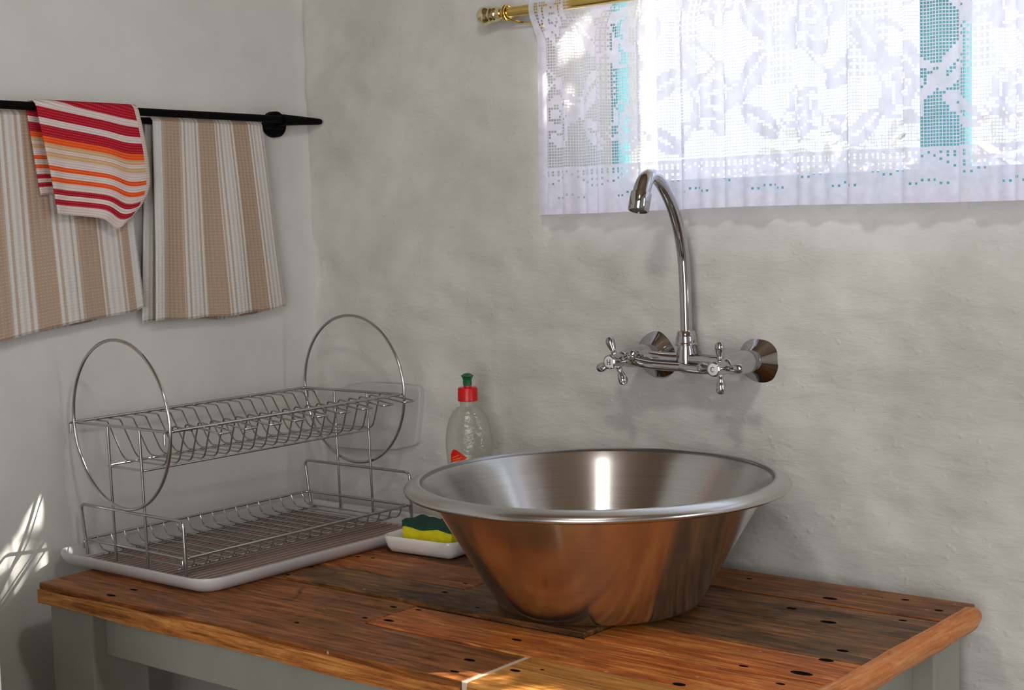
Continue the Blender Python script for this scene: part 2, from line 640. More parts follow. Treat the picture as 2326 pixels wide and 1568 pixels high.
def gobo_tree():
    """dense crown added out of view to block the sun before the window"""
    rnd = random.Random(3)
    root = thing('tree', 'unseen tree added outside the window to break the sun into flecks', 'tree', (2.35, 1.5, ZF - 0.05))
    right_ = Vector((SUN_DIR.y, -SUN_DIR.x, 0)).normalized()
    up_ = right_.cross(SUN_DIR).normalized()
    if up_.z < 0:
        up_ = -up_
    vs, fs = [], []
    # place leaves over the beam which could reach the room through the opening
    for k in range(38000):
        wx = rnd.uniform(0.30, 2.10)
        wz = rnd.uniform(0.42, 1.25)
        base = Vector((wx, 0.10, wz))
        p = base + SUN_DIR * rnd.uniform(1.7, 2.5)
        s = rnd.uniform(0.010, 0.026)
        bad = False
        for sp, r in SPOTS:
            d = p - Vector(sp)
            t = d.dot(SUN_DIR)
            if (d - SUN_DIR * t).length < r * 0.9 + s * 0.6:
                bad = True
                break
        if bad:
            continue
        if p.x < 1.05:
            continue
        u = (right_ * rnd.gauss(0, 1) + up_ * rnd.gauss(0, 1) + SUN_DIR * rnd.gauss(0, 0.3)).normalized()
        w = u.cross(SUN_DIR).normalized()
        b = len(vs)
        vs += [p - u * s, p + w * s * 0.5, p + u * s, p - w * s * 0.5]
        fs.append((b, b + 1, b + 2, b + 3))
    me = bpy.data.meshes.new('foliage')
    me.from_pydata([tuple(v) for v in vs], [], fs)
    o = link('foliage', me, LEAF_A, root)
    o['kind'] = 'stuff'
    bm = bmesh.new()
    tube(bm, [(2.35, 1.5, ZF - 0.06), (2.3, 1.5, 0.5), (2.4, 1.55, 1.6)], [0.10, 0.08, 0.03], 8)
    obj('trunk', bm, plain('bark', srgb(96, 82, 70), 0.9).m, root)


gobo_tree()
shrub('bush', 'pale bush outside seen through the lace at the left of the window', -2.2, 7.2, 1.0, 700, -0.6, 1.1, size=0.10)
shrub('bush', 'pale bush outside seen through the lace at the right of the window', -0.6, 8.5, 1.1, 700, -0.6, 1.5, size=0.10)


# ------------------------------------------------------------------ curtain and rod
def curtain_rod():
    root = thing('curtain_rod', 'brass curtain rod with round finial above the lace curtain', 'curtain rod', (0.38, 0.0, 0.849))
    bm = bmesh.new()
    tube(bm, [(0.412, 0.0, 0.849), (2.02, 0.0, 0.849)], 0.0082, 20)
    obj('rod', bm, BRASS, root)
    bm = bmesh.new()
    M = axis_matrix((0.380, 0.0, 0.849), (1, 0, 0))
    prof = [(0, -0.0150), (0.006, -0.0140), (0.011, -0.0105), (0.0142, -0.0050), (0.0150, 0.0010), (0.0140, 0.0065), (0.0118, 0.0100),
            (0.0112, 0.012), (0.0122, 0.0145), (0.0112, 0.017), (0.0105, 0.019), (0.0122, 0.022), (0.0112, 0.0245), (0.0098, 0.026), (0.0098, 0.034), (0.0, 0.034)]
    lathe(bm, prof, 28, M)
    obj('finial', bm, PALE_BRASS, root)
    bm = bmesh.new()
    c = Vector((0.425, 0, 0.849))
    ring = [c + Vector((0, 0.0112 * math.cos(a), 0.0112 * math.sin(a))) for a in [2 * PI * k / 24 for k in range(24)]]
    tube(bm, ring, 0.0026, 8, closed=True)
    tube(bm, fillet([(0.427, 0.0, 0.838), (0.440, 0.010, 0.834), (0.452, 0.030, 0.832), (0.462, 0.043, 0.824)], 0.01), [0.0018] * 12, 8)
    box(bm, (0.454, 0.036, 0.821), (0.468, 0.043, 0.833), 0.002)
    obj('bracket', bm, BRASS, root)
    bm = bmesh.new()
    lathe(bm, [(0.0, -0.003), (0.0085, -0.003), (0.0100, 0.0), (0.0100, 0.010), (0.0, 0.010)], 20, axis_matrix((0.463, 0.040, 0.818), (0, 1, 0)))
    w = obj('wall_plug', bm, WHITE_PLASTIC, root)
    bm = bmesh.new()
    lathe(bm, [(0.0, -0.0012), (0.0030, -0.001), (0.0034, 0.0), (0.0034, 0.003), (0.0, 0.003)], 12, axis_matrix((0.462, 0.0365, 0.8205), (0, 1, 0)))
    obj('screw', bm, INK, w)


curtain_rod()


def lace_chart(i, j):
    """True = filled cell of the filet lace; i column, j row from the hem"""
    # hem with a stepped zigzag of holes
    P = 34
    ph = i % P
    tri = abs(ph - P / 2) / (P / 2)          # 1 at edges, 0 in the middle
    h1 = 8 + int(round((1 - tri) ** 1.3 * 5.5)) if tri < 0.98 else 8
    h2 = 4 + int(round(max(0, (1 - tri * 2.2)) * 2.5))
    if j < 3:
        return True
    if j == h1:
        return (i % 2) == 0
    if j == h2 and tri < 0.45:
        return (i % 2) == 0
    if j < h1 + 2:
        return True
    if j < 16:
        return i % 2 == 0 or j % 3 == 0
    # roses and leaves repeat every 84 columns
    x = (i + 10) % 84
    y = j

    def rose(cx, cy, R):
        dx, dy = x - cx, y - cy
        r = math.hypot(dx, dy)
        th = math.atan2(dy, dx)
        rr = R * (1 + 0.16 * math.sin(5 * th + cx))
        if r > rr:
            return None
        k = r / rr
        if 0.90 < k:
            return True
        if 0.66 < k <= 0.90:
            return (math.sin(5 * th + cx * 2) > -0.35)
        if 0.56 < k <= 0.66:
            return False
        if 0.30 < k <= 0.56:
            return True
        return k < 0.16

    def leaf(cx, cy, a, L, Wd):
        dx, dy = x - cx, y - cy
        u = dx * math.cos(a) + dy * math.sin(a)
        v = -dx * math.sin(a) + dy * math.cos(a)
        e = (u / L) ** 2 + (v / Wd) ** 2
        if e > 1:
            return None
        if abs(v) < 0.6 and u > -L * 0.5:
            return False
        return True

    for f in (lambda: rose(20, 34, 11), lambda: rose(60, 28, 8), lambda: rose(64, 58, 12), lambda: rose(22, 66, 8),
              lambda: leaf(38, 40, 0.9, 10, 4), lambda: leaf(42, 26, -0.5, 9, 3.6), lambda: leaf(6, 48, 2.2, 9, 3.8), lambda: leaf(78, 40, 0.5, 9, 3.6),
              lambda: leaf(40, 58, 2.4, 10, 4), lambda: leaf(78, 22, 2.6, 8, 3.2), lambda: leaf(4, 22, 0.7, 8, 3.4), lambda: leaf(46, 70, 0.3, 9, 3.4), lambda: leaf(2, 68, -0.8, 9, 3.5)):
        r = f()
        if r is not None:
            return r
    # winding stem
    if abs(y - (46 + 7 * math.sin(x / 84 * 2 * PI * 2))) < 0.8:
        return True
    if 36 < y < 80 and (x // 14) % 3 == 0:
        return (i % 2 == 0) and (j % 2 == 0)
    return False


def curtain():
    t = NT('lace_cotton')
    df = t.n('ShaderNodeBsdfDiffuse')
    df.inputs['Color'].default_value = srgb(244, 242, 250)
    tl = t.n('ShaderNodeBsdfTranslucent')
    tl.inputs['Color'].default_value = srgb(242, 238, 255)
    tp = t.n('ShaderNodeBsdfTransparent')
    m1 = t.n('ShaderNodeMixShader')
    m1.inputs[0].default_value = 0.5
    t.l(df.outputs[0], m1.inputs[1])
    t.l(tl.outputs[0], m1.inputs[2])
    m2 = t.n('ShaderNodeMixShader')
    wv = t.n('ShaderNodeTexNoise')
    wv.inputs['Scale'].default_value = 60
    tc = t.n('ShaderNodeTexCoord')
    t.l(tc.outputs['Object'], wv.inputs['Vector'])
    f = t.math('MULTIPLY_ADD', wv.outputs['Fac'], 0.35, -0.06)
    t.l(f, m2.inputs[0])
    t.l(m1.outputs[0], m2.inputs[1])
    t.l(tp.outputs[0], m2.inputs[2])
    t.l(m2.outputs[0], t.out.inputs[0])
    ds = 0.0044
    rnd = random.Random(11)
    # horizontal run of the cloth: integrate along the folds
    NC = 420
    xs, ys = [], []
    x = 0.478
    L = 0.0
    for i in range(NC + 1):
        s = i * ds
        f = 0.0075 * math.sin(2 * PI * s / 0.105 + 0.8) + 0.0055 * math.sin(2 * PI * s / 0.047 + 1.3 * math.sin(s * 5)) + 0.004 * math.sin(2 * PI * s / 0.26)
        if i:
            dy = f - ys[-1]
            x += math.sqrt(max(ds * ds - dy * dy, (ds * 0.35) ** 2))
        xs.append(x)
        ys.append(f)
    NR = 77
    dz = 0.0045
    ztop = 0.528 + NR * dz

    def pos(i, j, di=0.0, dj=0.0):
        k = min(int(i), NC - 1)
        fr = i - k
        X = xs[k] * (1 - fr) + xs[min(k + 1, NC)] * fr
        F = ys[k] * (1 - fr) + ys[min(k + 1, NC)] * fr
        zz = 0.528 + j * dz + 0.0015 * math.sin(X * 9) * (1 - j / NR)
        v = j / NR
        flare = 1 + 0.15 * (1 - v)
        X2 = X - 0.006 * (1 - v) * max(0, 1 - (X - 0.478) / 0.1)
        nr = max(0.0, 1 - abs(zz - 0.849) / 0.055)
        nr = nr * nr * (3 - 2 * nr)
        sgn = -1 if X < 0.553 else (1 if X > 0.573 else -1 + 2 * (X - 0.553) / 0.02)
        Y = F * flare * (1 - nr) + 0.004 + (sgn * 0.0150 + F * 0.10 - 0.002) * nr
        return (X2, Y, zz)

    # cells
    verts, faces = [], []
    cache = {}

    def V(i, j):
        k = (round(i, 3), round(j, 3))
        if k not in cache:
            cache[k] = len(verts)
            verts.append(pos(i, j))
        return cache[k]
    for i in range(NC):
        for j in range(NR):
            if 0.552 < xs[i] < 0.575 and abs(0.528 + j * dz - 0.849) < 0.0155:
                continue
            fill = lace_chart(i, j) or i < 3
            if j >= NR - 4:
                fill = True
            if fill:
                faces.append((V(i, j), V(i + 1, j), V(i + 1, j + 1), V(i, j + 1)))
            else:
                faces.append((V(i, j), V(i + 1, j), V(i + 1, j + 0.26), V(i, j + 0.26)))
                faces.append((V(i, j + 0.26), V(i + 0.22, j + 0.26), V(i + 0.22, j + 1), V(i, j + 1)))
    me = bpy.data.meshes.new('lace_curtain')
    me.from_pydata(verts, [], faces)
    me.shade_smooth()
    o = link('lace_curtain', me, t.m, None, (0.478, 0.0, 0.528))
    tag(o, 'white filet lace curtain with roses and zigzag hem hanging over the window', 'curtain')


curtain()


# ------------------------------------------------------------------ table
def table():
    root = thing('table', 'kitchen table with varnished reclaimed plank top on grey painted frame', 'table', (0.6, -0.31, ZF))
    TH = 0.027
    gp = 0.0022
    rnd = random.Random(2)
    rows = [
        # x0, x1, y0(front), y1(back), raise, material
        (0.0, 1.190, -0.1020, -0.002, 0.0, W_BROWN(1, 0.35)),
        (0.0, 0.2985, -0.2000, -0.1055, 0.0, W_BROWN(2, 0.3)),
        (0.3005, 1.190, -0.2035, -0.1062, -0.001, W_GREY(3, 0.75)),
        (0.0, 0.570, -0.3080, -0.2030, 0.0, W_ORANGE(4, 0.25)),
        (0.572, 1.190, -0.3255, -0.2065, -0.0005, W_GREY(5, 0.45)),
        (0.0, 0.3060, -0.4100, -0.3105, 0.0, W_BROWN(6, 0.3)),
        (0.3075, 0.8530, -0.4100, -0.3275, 0.0045, W_GREY(7, 0.6)),
        (0.8560, 1.190, -0.4150, -0.3285, 0.0, W_RED(8, 0.3)),
        (0.0, 0.5750, -0.5165, -0.4125, 0.0, W_BROWN(9, 0.25)),
        (0.5765, 1.190, -0.5140, -0.4185, 0.0, W_RED(10, 0.35)),
        (0.0, 0.8440, -0.6326, -0.5180, 0.0, W_BROWN(11, 0.25)),
        (0.8520, 1.190, -0.6326, -0.5155, 0.0005, W_YELLOW(12, 0.05)),
    ]
    # strip between the two staggered rows beside the raised plank
    rows.append((0.3075, 0.5700, -0.3265, -0.3090, 0.0, W_GREY(13, 0.9)))
    planks = []
    for k, (x0, x1, y0, y1, dz, mt) in enumerate(rows):
        bm = bmesh.new()
        box(bm, (x0, y0, -TH + dz), (x1, y1, dz), 0.0014, 1)
        if k == 10:        # softly rounded outer corner
            for v in bm.verts:
                if v.co.x < 0.004 and v.co.y < -0.628:
                    v.co.x += 0.006
                    v.co.y += 0.005
        planks.append(obj('plank', bm, mt, root, smooth=False))
    # dark strips stand in for the shade deep in the joints
    GR = plain('joint_shade', (0.006, 0.005, 0.004, 1), 0.9).m
    for xa, xb, ya, yb in ((0.002, 1.189, -0.1062, -0.1019), (0.302, 1.189, -0.2066, -0.2034), (0.002, 0.57, -0.2031, -0.1999), (0.5700, 0.5721, -0.308, -0.206), (0.2984, 0.3006, -0.2000, -0.1064),
                           (0.572, 1.189, -0.3287, -0.3254), (0.002, 0.306, -0.3106, -0.3079), (0.3059, 0.3076, -0.4100, -0.3106), (0.8529, 0.8561, -0.4100, -0.3286), (0.8529, 1.189, -0.4186, -0.4149),
                           (0.002, 0.575, -0.4126, -0.4099), (0.5749, 0.5766, -0.5140, -0.4125), (0.002, 0.844, -0.5181, -0.5164), (0.852, 1.189, -0.5156, -0.5139), (0.5765, 0.853, -0.4186, -0.4099)):
        bm = bmesh.new()
        box(bm, (xa, ya, -0.012), (xb, yb, -0.0022))
        obj('joint_shade', bm, GR, root, smooth=False)
    # splash of white filler in the joint of the front boards
    bm = bmesh.new()
    box(bm, (0.8442, -0.6322, -0.02), (0.8518, -0.5165, -0.0008))
    obj('joint_filler', bm, plain('white_filler', srgb(214, 196, 180), 0.6).m, root, smooth=False)
    # half-round moulding nailed on the right end
    bm = bmesh.new()
    n = 24
    prof = []
    for k in range(13):
        a = -PI / 2 + PI * k / 12
        prof.append((1.1915 + 0.0175 * math.cos(a), -0.0135 + 0.0165 * math.sin(a)))
    prof = [(1.1905, prof[0][1])] + prof + [(1.1905, prof[-1][1])]
    stations = [(-0.640 + 0.632 * i / n) for i in range(n + 1)]
    rings = []
    for y in stations:
        e = max(0.0, 1 - min(y + 0.640, -0.008 - y) / 0.010)
        s = 1 - 0.35 * e
        wob = 0.0007 * math.sin(y * 31) + 0.0006 * math.sin(y * 77)
        rings.append([bm.verts.new((1.1905 + (px - 1.1905) * s + wob, y, -0.0135 + (pz + 0.0135) * s)) for px, pz in prof])
    for A, B in zip(rings, rings[1:]):
        for k in range(len(prof)):
            k2 = (k + 1) % len(prof)
            bm.faces.new((A[k], A[k2], B[k2], B[k]))
    bm.faces.new(rings[0])
    bm.faces.new(list(reversed(rings[-1])))
    bmesh.ops.recalc_face_normals(bm, faces=bm.faces[:])
    obj('edge_moulding', bm, wood('varnished_moulding', srgb(186, 106, 54), srgb(206, 128, 70), srgb(220, 156, 106), 0.0, 21, 0.38, 'y', 0.6), root, angle=50)
    # light sawn front edge strip
    bm = bmesh.new()
    n = 60
    A, B, C_, D = [], [], [], []
    for i in range(n + 1):
        x = 0.011 + 0.8315 * i / n
        top = -0.0065 - 0.0022 * math.sin(x * 9 + 1) - 0.0012 * math.sin(x * 27)
        bot = -TH - 0.002 + 0.0012 * math.sin(x * 17)
        A.append(bm.verts.new((x, -0.6342, top)))
        B.append(bm.verts.new((x, -0.6342, bot)))
        C_.append(bm.verts.new((x, -0.6300, top)))
        D.append(bm.verts.new((x, -0.6300, bot)))
    for i in range(n):
        bm.faces.new((A[i], B[i], B[i + 1], A[i + 1]))
        bm.faces.new((A[i], A[i + 1], C_[i + 1], C_[i]))
        bm.faces.new((B[i], D[i], D[i + 1], B[i + 1]))
    bmesh.ops.recalc_face_normals(bm, faces=bm.faces[:])
    obj('front_edge', bm, wood('sawn_pine_edge', srgb(136, 76, 32), srgb(190, 120, 58), srgb(222, 158, 90), 0.1, 31, 0.45), root, angle=60)
    bm = bmesh.new()
    box(bm, (0.852, -0.6342, -TH - 0.001), (1.190, -0.6300, -0.005), 0.0008, 1)
    obj('front_edge', bm, wood('sawn_pine_edge_right', srgb(150, 84, 34), srgb(200, 124, 56), srgb(222, 150, 80), 0.0, 33, 0.45), root, smooth=False)

    # nail holes as black discs, their inner shade painted: (x, y, radius) with the plank they sit in
    nails = [(0.166, -0.615, .0042), (0.166, -0.576, .0036), (0.5, -0.566, .0028), (0.559, -0.499, .003), (0.595, -0.491, .0042), (0.552, -0.437, .003), (0.592, -0.43, .0026),
             (0.289, -0.389, .0028), (0.281, -0.334, .0026), (0.294, -0.246, .0024), (0.32, -0.24, .0022), (0.55, -0.285, .0024), (0.57, -0.352, .0028), (0.662, -0.39, .0022),
             (0.798, -0.565, .004), (0.813, -0.609, .003), (0.792, -0.468, .0034), (0.87, -0.568, .0038), (1.02, -0.079, .0058), (1.106, -0.031, .0034), (1.164, -0.058, .004),
             (1.0, -0.149, .005), (1.07, -0.182, .006), (1.142, -0.287, .0045), (1.077, -0.406, .0034), (1.144, -0.393, .0062), (1.144, -0.124, .003), (1.143, -0.44, .003),
             (1.052, -0.504, .005), (0.875, -0.042, .003), (1.144, -0.333, .0055), (0.894, -0.548, .0018)]
    for x, y, r in nails:
        for k, (x0, x1, y0, y1, dz, mt) in enumerate(rows):
            if x0 <= x <= x1 and y0 <= y <= y1:
                bm = bmesh.new()
                sx = 1.5 + 0.9 * rnd.random()
                lathe(bm, [(0, dz - 0.006), (r, dz - 0.006), (r * 1.0, dz + 0.0001), (r * 0.6, dz + 0.0003), (0, dz + 0.0003)], 10, Matrix.Translation((x, y, 0)), sx=sx)
                obj('nail_hole', bm, HOLE, planks[k])
                break

    # grey painted frame
    def leg(x0, y0, x1, y1):
        bm = bmesh.new()
        box(bm, (x0, y0, ZF), (x1, y1, -TH), 0.003, 2)
        obj('leg', bm, MAT_GREY, root, smooth=False)
    leg(0.008, -0.612, 0.112, -0.515)
    leg(0.008, -0.100, 0.112, -0.012)
    leg(1.075, -0.612, 1.172, -0.515)
    leg(1.075, -0.090, 1.172, -0.008)

    def apron(lo, hi):
        bm = bmesh.new()
        box(bm, lo, hi, 0.002, 1)
        obj('apron', bm, MAT_GREY, root, smooth=False)
    apron((0.112, -0.590, -0.103), (1.075, -0.566, -TH))
    apron((0.112, -0.050, -0.103), (1.075, -0.026, -TH))
    apron((0.030, -0.515, -0.103), (0.054, -0.100, -TH))
    apron((1.118, -0.515, -0.155), (1.142, -0.090, -TH))


table()


# ------------------------------------------------------------------ white cupboard: edge in view at the left, unseen body added for its shade
def cupboard():
    x0, x1, y0, y1, zt = XL + 0.02, 0.500, -1.65, -0.993, 0.118
    WH = plain('white_lacquer', srgb(222, 222, 218), 0.4).m
    root = thing('cupboard', 'white cupboard edge at the lower left, unseen body added for its shade', 'cabinet', ((x0 + x1) / 2, (y0 + y1) / 2, ZF))
    bm = bmesh.new()
    box(bm, (x0, y0, ZF), (x1 - 0.02, y1, zt - 0.028), 0.002, 1)
    obj('carcass', bm, WH, root, smooth=False)
    bm = bmesh.new()
    box(bm, (x0, y0 - 0.01, zt - 0.027), (x1, y1, zt), 0.003, 2)
    obj('top', bm, WH, root, smooth=False)
    bm = bmesh.new()
    box(bm, (x1 - 0.019, y0 + 0.01, ZF + 0.08), (x1, y1 - 0.002, zt - 0.031), 0.002, 1)
    obj('door', bm, WH, root, smooth=False)


cupboard()


# ------------------------------------------------------------------ steel basin
def basin():
    cx, cy = 0.778, -0.274
    zb = 0.0055
    root = thing('basin', 'large brushed stainless steel basin with wide rim standing on the table', 'basin', (cx, cy, zb))
    T_ = Matrix.Translation((cx, cy, 0))
    bm = bmesh.new()
    th = 0.0016
    outer = [(0.0, zb), (0.120, zb), (0.131, zb + 0.001), (0.1365, zb + 0.004), (0.1395, zb + 0.009), (0.145, zb + 0.018)]
    steps = 16
    for k in range(1, steps + 1):
        f = k / steps
        outer.append((0.145 + (0.2300 - 0.145) * f, zb + 0.018 + (0.1660 - 0.018 - zb) * f))
    inner = [(r - th, z + th * 0.6) for r, z in reversed(outer[4:])]
    inner = [(0.2355, 0.1757), (0.2325, 0.1715)] + inner + [(0.128, zb + 0.004), (0.0, zb + 0.003)]
    lathe(bm, outer, 160, T_)
    o = obj('bowl', bm, MAT_STEEL_OUT, root, angle=60)
    bm = bmesh.new()
    lathe(bm, inner, 160, T_)
    obj('bowl_inside', bm, MAT_STEEL, root, angle=60)
    bm = bmesh.new()
    rim = [(0.2300, 0.1660), (0.2345, 0.1715), (0.2395, 0.1722), (0.2480, 0.1690), (0.2520, 0.1655), (0.2505, 0.1630), (0.2530, 0.1612),
           (0.2562, 0.1625), (0.2575, 0.1655), (0.2560, 0.1690), (0.2520, 0.1715), (0.2450, 0.1745), (0.2395, 0.1762), (0.2355, 0.1757), (0.2325, 0.1715)]
    lathe(bm, rim, 160, T_)
    obj('rim', bm, MAT_RIM, root, angle=60)


basin()


# ------------------------------------------------------------------ wall mixer tap
def tap():
    H = Vector((0.668, YB, 0.309))
    C_ = Vector((0.846, YB, 0.3055))
    ctr = Vector((0.757, -0.012, 0.3075))
    root = thing('tap', 'chrome wall mixer tap with swan neck spout and cross handles above the basin', 'tap', (0.757, YB, 0.309))
    yv = -0.018
    for P in (H, C_):
        M = axis_matrix((P.x, YB + 0.004, P.z), (0, -1, 0))
        bm = bmesh.new()
        lathe(bm, [(0, 0), (0.0398, 0.0), (0.0403, 0.002), (0.0395, 0.0045), (0.0370, 0.0065), (0.0300, 0.0125), (0.0215, 0.0210), (0.0160, 0.0265), (0.0148, 0.0275),
                   (0.0148, 0.034), (0.0135, 0.035), (0.0, 0.035)], 48, M)
        obj('wall_flange', bm, CHROME, root, angle=35)
    bm = bmesh.new()
    for P in (H, C_):
        M = axis_matrix((P.x, YB - 0.028, P.z), (0, -1, 0))
        # coupling nut and valve barrel
        lathe(bm, [(0, 0), (0.0150, 0.0), (0.0156, 0.002), (0.0156, 0.006), (0.0168, 0.009), (0.0172, 0.020), (0.0168, 0.036), (0.0158, 0.050), (0.0138, 0.060), (0.0112, 0.066),
                   (0.0108, 0.072), (0.0098, 0.074), (0, 0.074)], 32, M)
    # cross arms joining both valves with the middle body
    for P, s in ((H, 1), (C_, -1)):
        pts = [(P.x, yv, P.z + 0.001), (P.x + 0.025 * s, yv - 0.001, P.z + 0.001), (P.x + 0.055 * s, yv, ctr.z), (ctr.x - 0.004 * s, ctr.y - 0.002, ctr.z)]
        tube(bm, fillet(pts, 0.02, 5), [0.0115, 0.0108, 0.0104, 0.010, 0.0098, 0.0096, 0.0095, 0.0095, 0.0096, 0.0098, 0.010, 0.0105, 0.0115, 0.012][:len(fillet(pts, 0.02, 5))] if False else 0.0098, 16)
    for P, s in ((H, 1), (C_, -1)):
        pts = [(P.x + 0.004 * s, yv - 0.016, P.z - 0.004), (P.x + 0.030 * s, yv - 0.016, P.z - 0.009), (P.x + 0.06 * s, yv - 0.013, P.z - 0.011), (ctr.x, yv - 0.010, ctr.z - 0.010)]
        f = fillet(pts, 0.02, 5)
        tube(bm, f, 0.0066, 14)
    lathe(bm, [(0, -0.020), (0.009, -0.019), (0.0145, -0.014), (0.0160, -0.004), (0.0150, 0.010), (0.0130, 0.018), (0.0130, 0.022), (0, 0.022)], 32, Matrix.Translation(ctr))
    obj('body', bm, CHROME, root, angle=35)
    bm = bmesh.new()
    lathe(bm, [(0, 0.0), (0.0165, 0.0), (0.0168, 0.0015), (0.0165, 0.003), (0.0150, 0.0045), (0.0152, 0.0105), (0.0130, 0.0200), (0.0118, 0.0215), (0.0, 0.0215)], 32,
          Matrix.Translation((ctr.x, ctr.y, ctr.z + 0.021)))
    obj('spout_nut', bm, CHROME, root, angle=35)
    # swan neck
    sp = [(0.757, -0.0105, 0.340), (0.757, -0.0115, 0.3835), (0.757, -0.0125, 0.4223), (0.757, -0.0162, 0.4612), (0.757, -0.0258, 0.4968), (0.757, -0.0420, 0.5308), (0.757, -0.0600, 0.5543),
          (0.757, -0.0745, 0.5680), (0.757, -0.0885, 0.5755), (0.757, -0.1020, 0.5755), (0.757, -0.1125, 0.5685), (0.757, -0.1190, 0.5590), (0.757, -0.1235, 0.5490)]
    rs = [0.0088] * 6 + [0.0089, 0.0091, 0.0096, 0.0106, 0.0118, 0.0124, 0.0128]
    # resample with Catmull-Rom
    P_ = [Vector(p) for p in sp]
    pts, rr = [], []
    for i in range(len(P_) - 1):
        p0, p1, p2, p3 = P_[max(i - 1, 0)], P_[i], P_[i + 1], P_[min(i + 2, len(P_) - 1)]
        for k in range(5):
            t = k / 5
            pts.append(0.5 * ((2 * p1) + (p2 - p0) * t + (2 * p0 - 5 * p1 + 4 * p2 - p3) * t * t + (3 * p1 - p0 - 3 * p2 + p3) * t ** 3))
            rr.append(rs[i] * (1 - t) + rs[i + 1] * t)
    pts.append(P_[-1])
    rr.append(rs[-1])
    bm = bmesh.new()
    tube(bm, pts, rr, 32)
    obj('spout', bm, CHROME, root, angle=50)
    end = P_[-1]
    d = (P_[-1] - P_[-2]).normalized()
    d = (d + Vector((0, 0, -0.35))).normalized()
    bm = bmesh.new()
    M = axis_matrix(end - d * 0.004, d)
    lathe(bm, [(0, 0), (0.0130, 0.0), (0.0148, 0.001), (0.0150, 0.002), (0.0150, 0.0262), (0.0143, 0.0272), (0.0128, 0.0272), (0.0128, 0.0250), (0.0, 0.0250)], 36, M)
    ae = obj('spout_cap', bm, CHROME, root, angle=35)
    bm = bmesh.new()
    lathe(bm, [(0, 0.0250), (0.0127, 0.0250), (0.0127, 0.0262), (0, 0.0262)], 24, M)
    obj('aerator', bm, RUBBER, ae)

    def handle(P, rot, letter, hy):
        cz = P.z - 0.0025
        bm = bmesh.new()
        M = axis_matrix((P.x, YB - 0.097, cz), (0, -1, 0))
        lathe(bm, [(0, 0), (0.0085, 0.0), (0.0100, 0.004), (0.0106, 0.012), (0.0108, 0.028), (0.0110, 0.034), (0.0104, 0.0365), (0.0088, 0.0375), (0.0085, 0.0362), (0, 0.0362)], 28, M)
        yc = YB - 0.097 - 0.017
        for k in range(4):
            a = rot + k * PI / 2
            dr = Vector((math.cos(a), 0, math.sin(a)))
            MM = axis_matrix(Vector((P.x, yc, cz)), dr)
            lathe(bm, [(0, 0.006), (0.0042, 0.006), (0.0040, 0.0125), (0.0046, 0.0135), (0.0040, 0.0150), (0.0040, 0.0168), (0.0058, 0.0225), (0.0072, 0.0285), (0.0068, 0.0335), (0.0042, 0.0368), (0, 0.0378)], 20, MM)
        hd = obj('cross_handle', bm, CHROME, root, angle=35)
        bm = bmesh.new()
        lathe(bm, [(0, 0.0360), (0.0086, 0.0360), (0.0085, 0.0368), (0.006, 0.0375), (0, 0.0378)], 28, M)
        obj('porcelain_disc', bm, PORCELAIN, hd)
        # the letter, laid on the disc
        y = YB - 0.097 - 0.0379
        bm = bmesh.new()

        def bar(x0, x1, z0, z1):
            box(bm, (P.x + x0, y - 0.0001, cz + z0), (P.x + x1, y + 0.0004, cz + z1))
        if letter == 'H':
            for s in (-1, 1):
                bar(s * 0.0024 - 0.0005, s * 0.0024 + 0.0005, -0.0036, 0.0036)
                for q in (-1, 1):
                    bar(s * 0.0024 - 0.0012, s * 0.0024 + 0.0012, q * 0.0036 - 0.00025, q * 0.0036 + 0.00025)
            bar(-0.0024, 0.0024, -0.0004, 0.0004)
        else:
            pts_ = []
            for k in range(19):
                a = math.radians(50 + 260 * k / 18)
                pts_.append((P.x + 0.0030 * math.cos(a), y + 0.0002, cz + 0.0034 * math.sin(a)))
            for p, q in zip(pts_, pts_[1:]):
                pass
            tube(bm, pts_, [0.00035 + 0.0003 * math.sin(PI * k / 18) for k in range(19)], 6)
            bar(0.0016, 0.0023, 0.0018, 0.0032)
        obj('letter', bm, INK, hd, smooth=False)
    handle(H, math.radians(21), 'H', 0)
    handle(C_, math.radians(1), 'C', 0)


tap()


# ------------------------------------------------------------------ drip tray and dish rack
def rounded_rect(x0, y0, x1, y1, r, n=7):
    out = []
    for cx, cy, a0 in ((x1 - r, y1 - r, 0), (x0 + r, y1 - r, 90), (x0 + r, y0 + r, 180), (x1 - r, y0 + r, 270)):
        for k in range(n + 1):
            a = math.radians(a0 + 90 * k / n)
            out.append((cx + r * math.cos(a), cy + r * math.sin(a)))
    return out


def tray_mesh(bm, x0, y0, x1, y1, rad, levels):
    """levels: (inset, z) rings, last one is filled"""
    rings = []
    for ins, z in levels:
        rings.append([bm.verts.new((x, y, z)) for x, y in rounded_rect(x0 + ins, y0 + ins, x1 - ins, y1 - ins, max(rad - ins, 0.004))])
    for A, B in zip(rings, rings[1:]):
        for k in range(len(A)):
            k2 = (k + 1) % len(A)
            bm.faces.new((A[k], A[k2], B[k2], B[k]))
    bm.faces.new(rings[0])
    bm.faces.new(list(reversed(rings[-1])))
    bmesh.ops.recalc_face_normals(bm, faces=bm.faces[:])


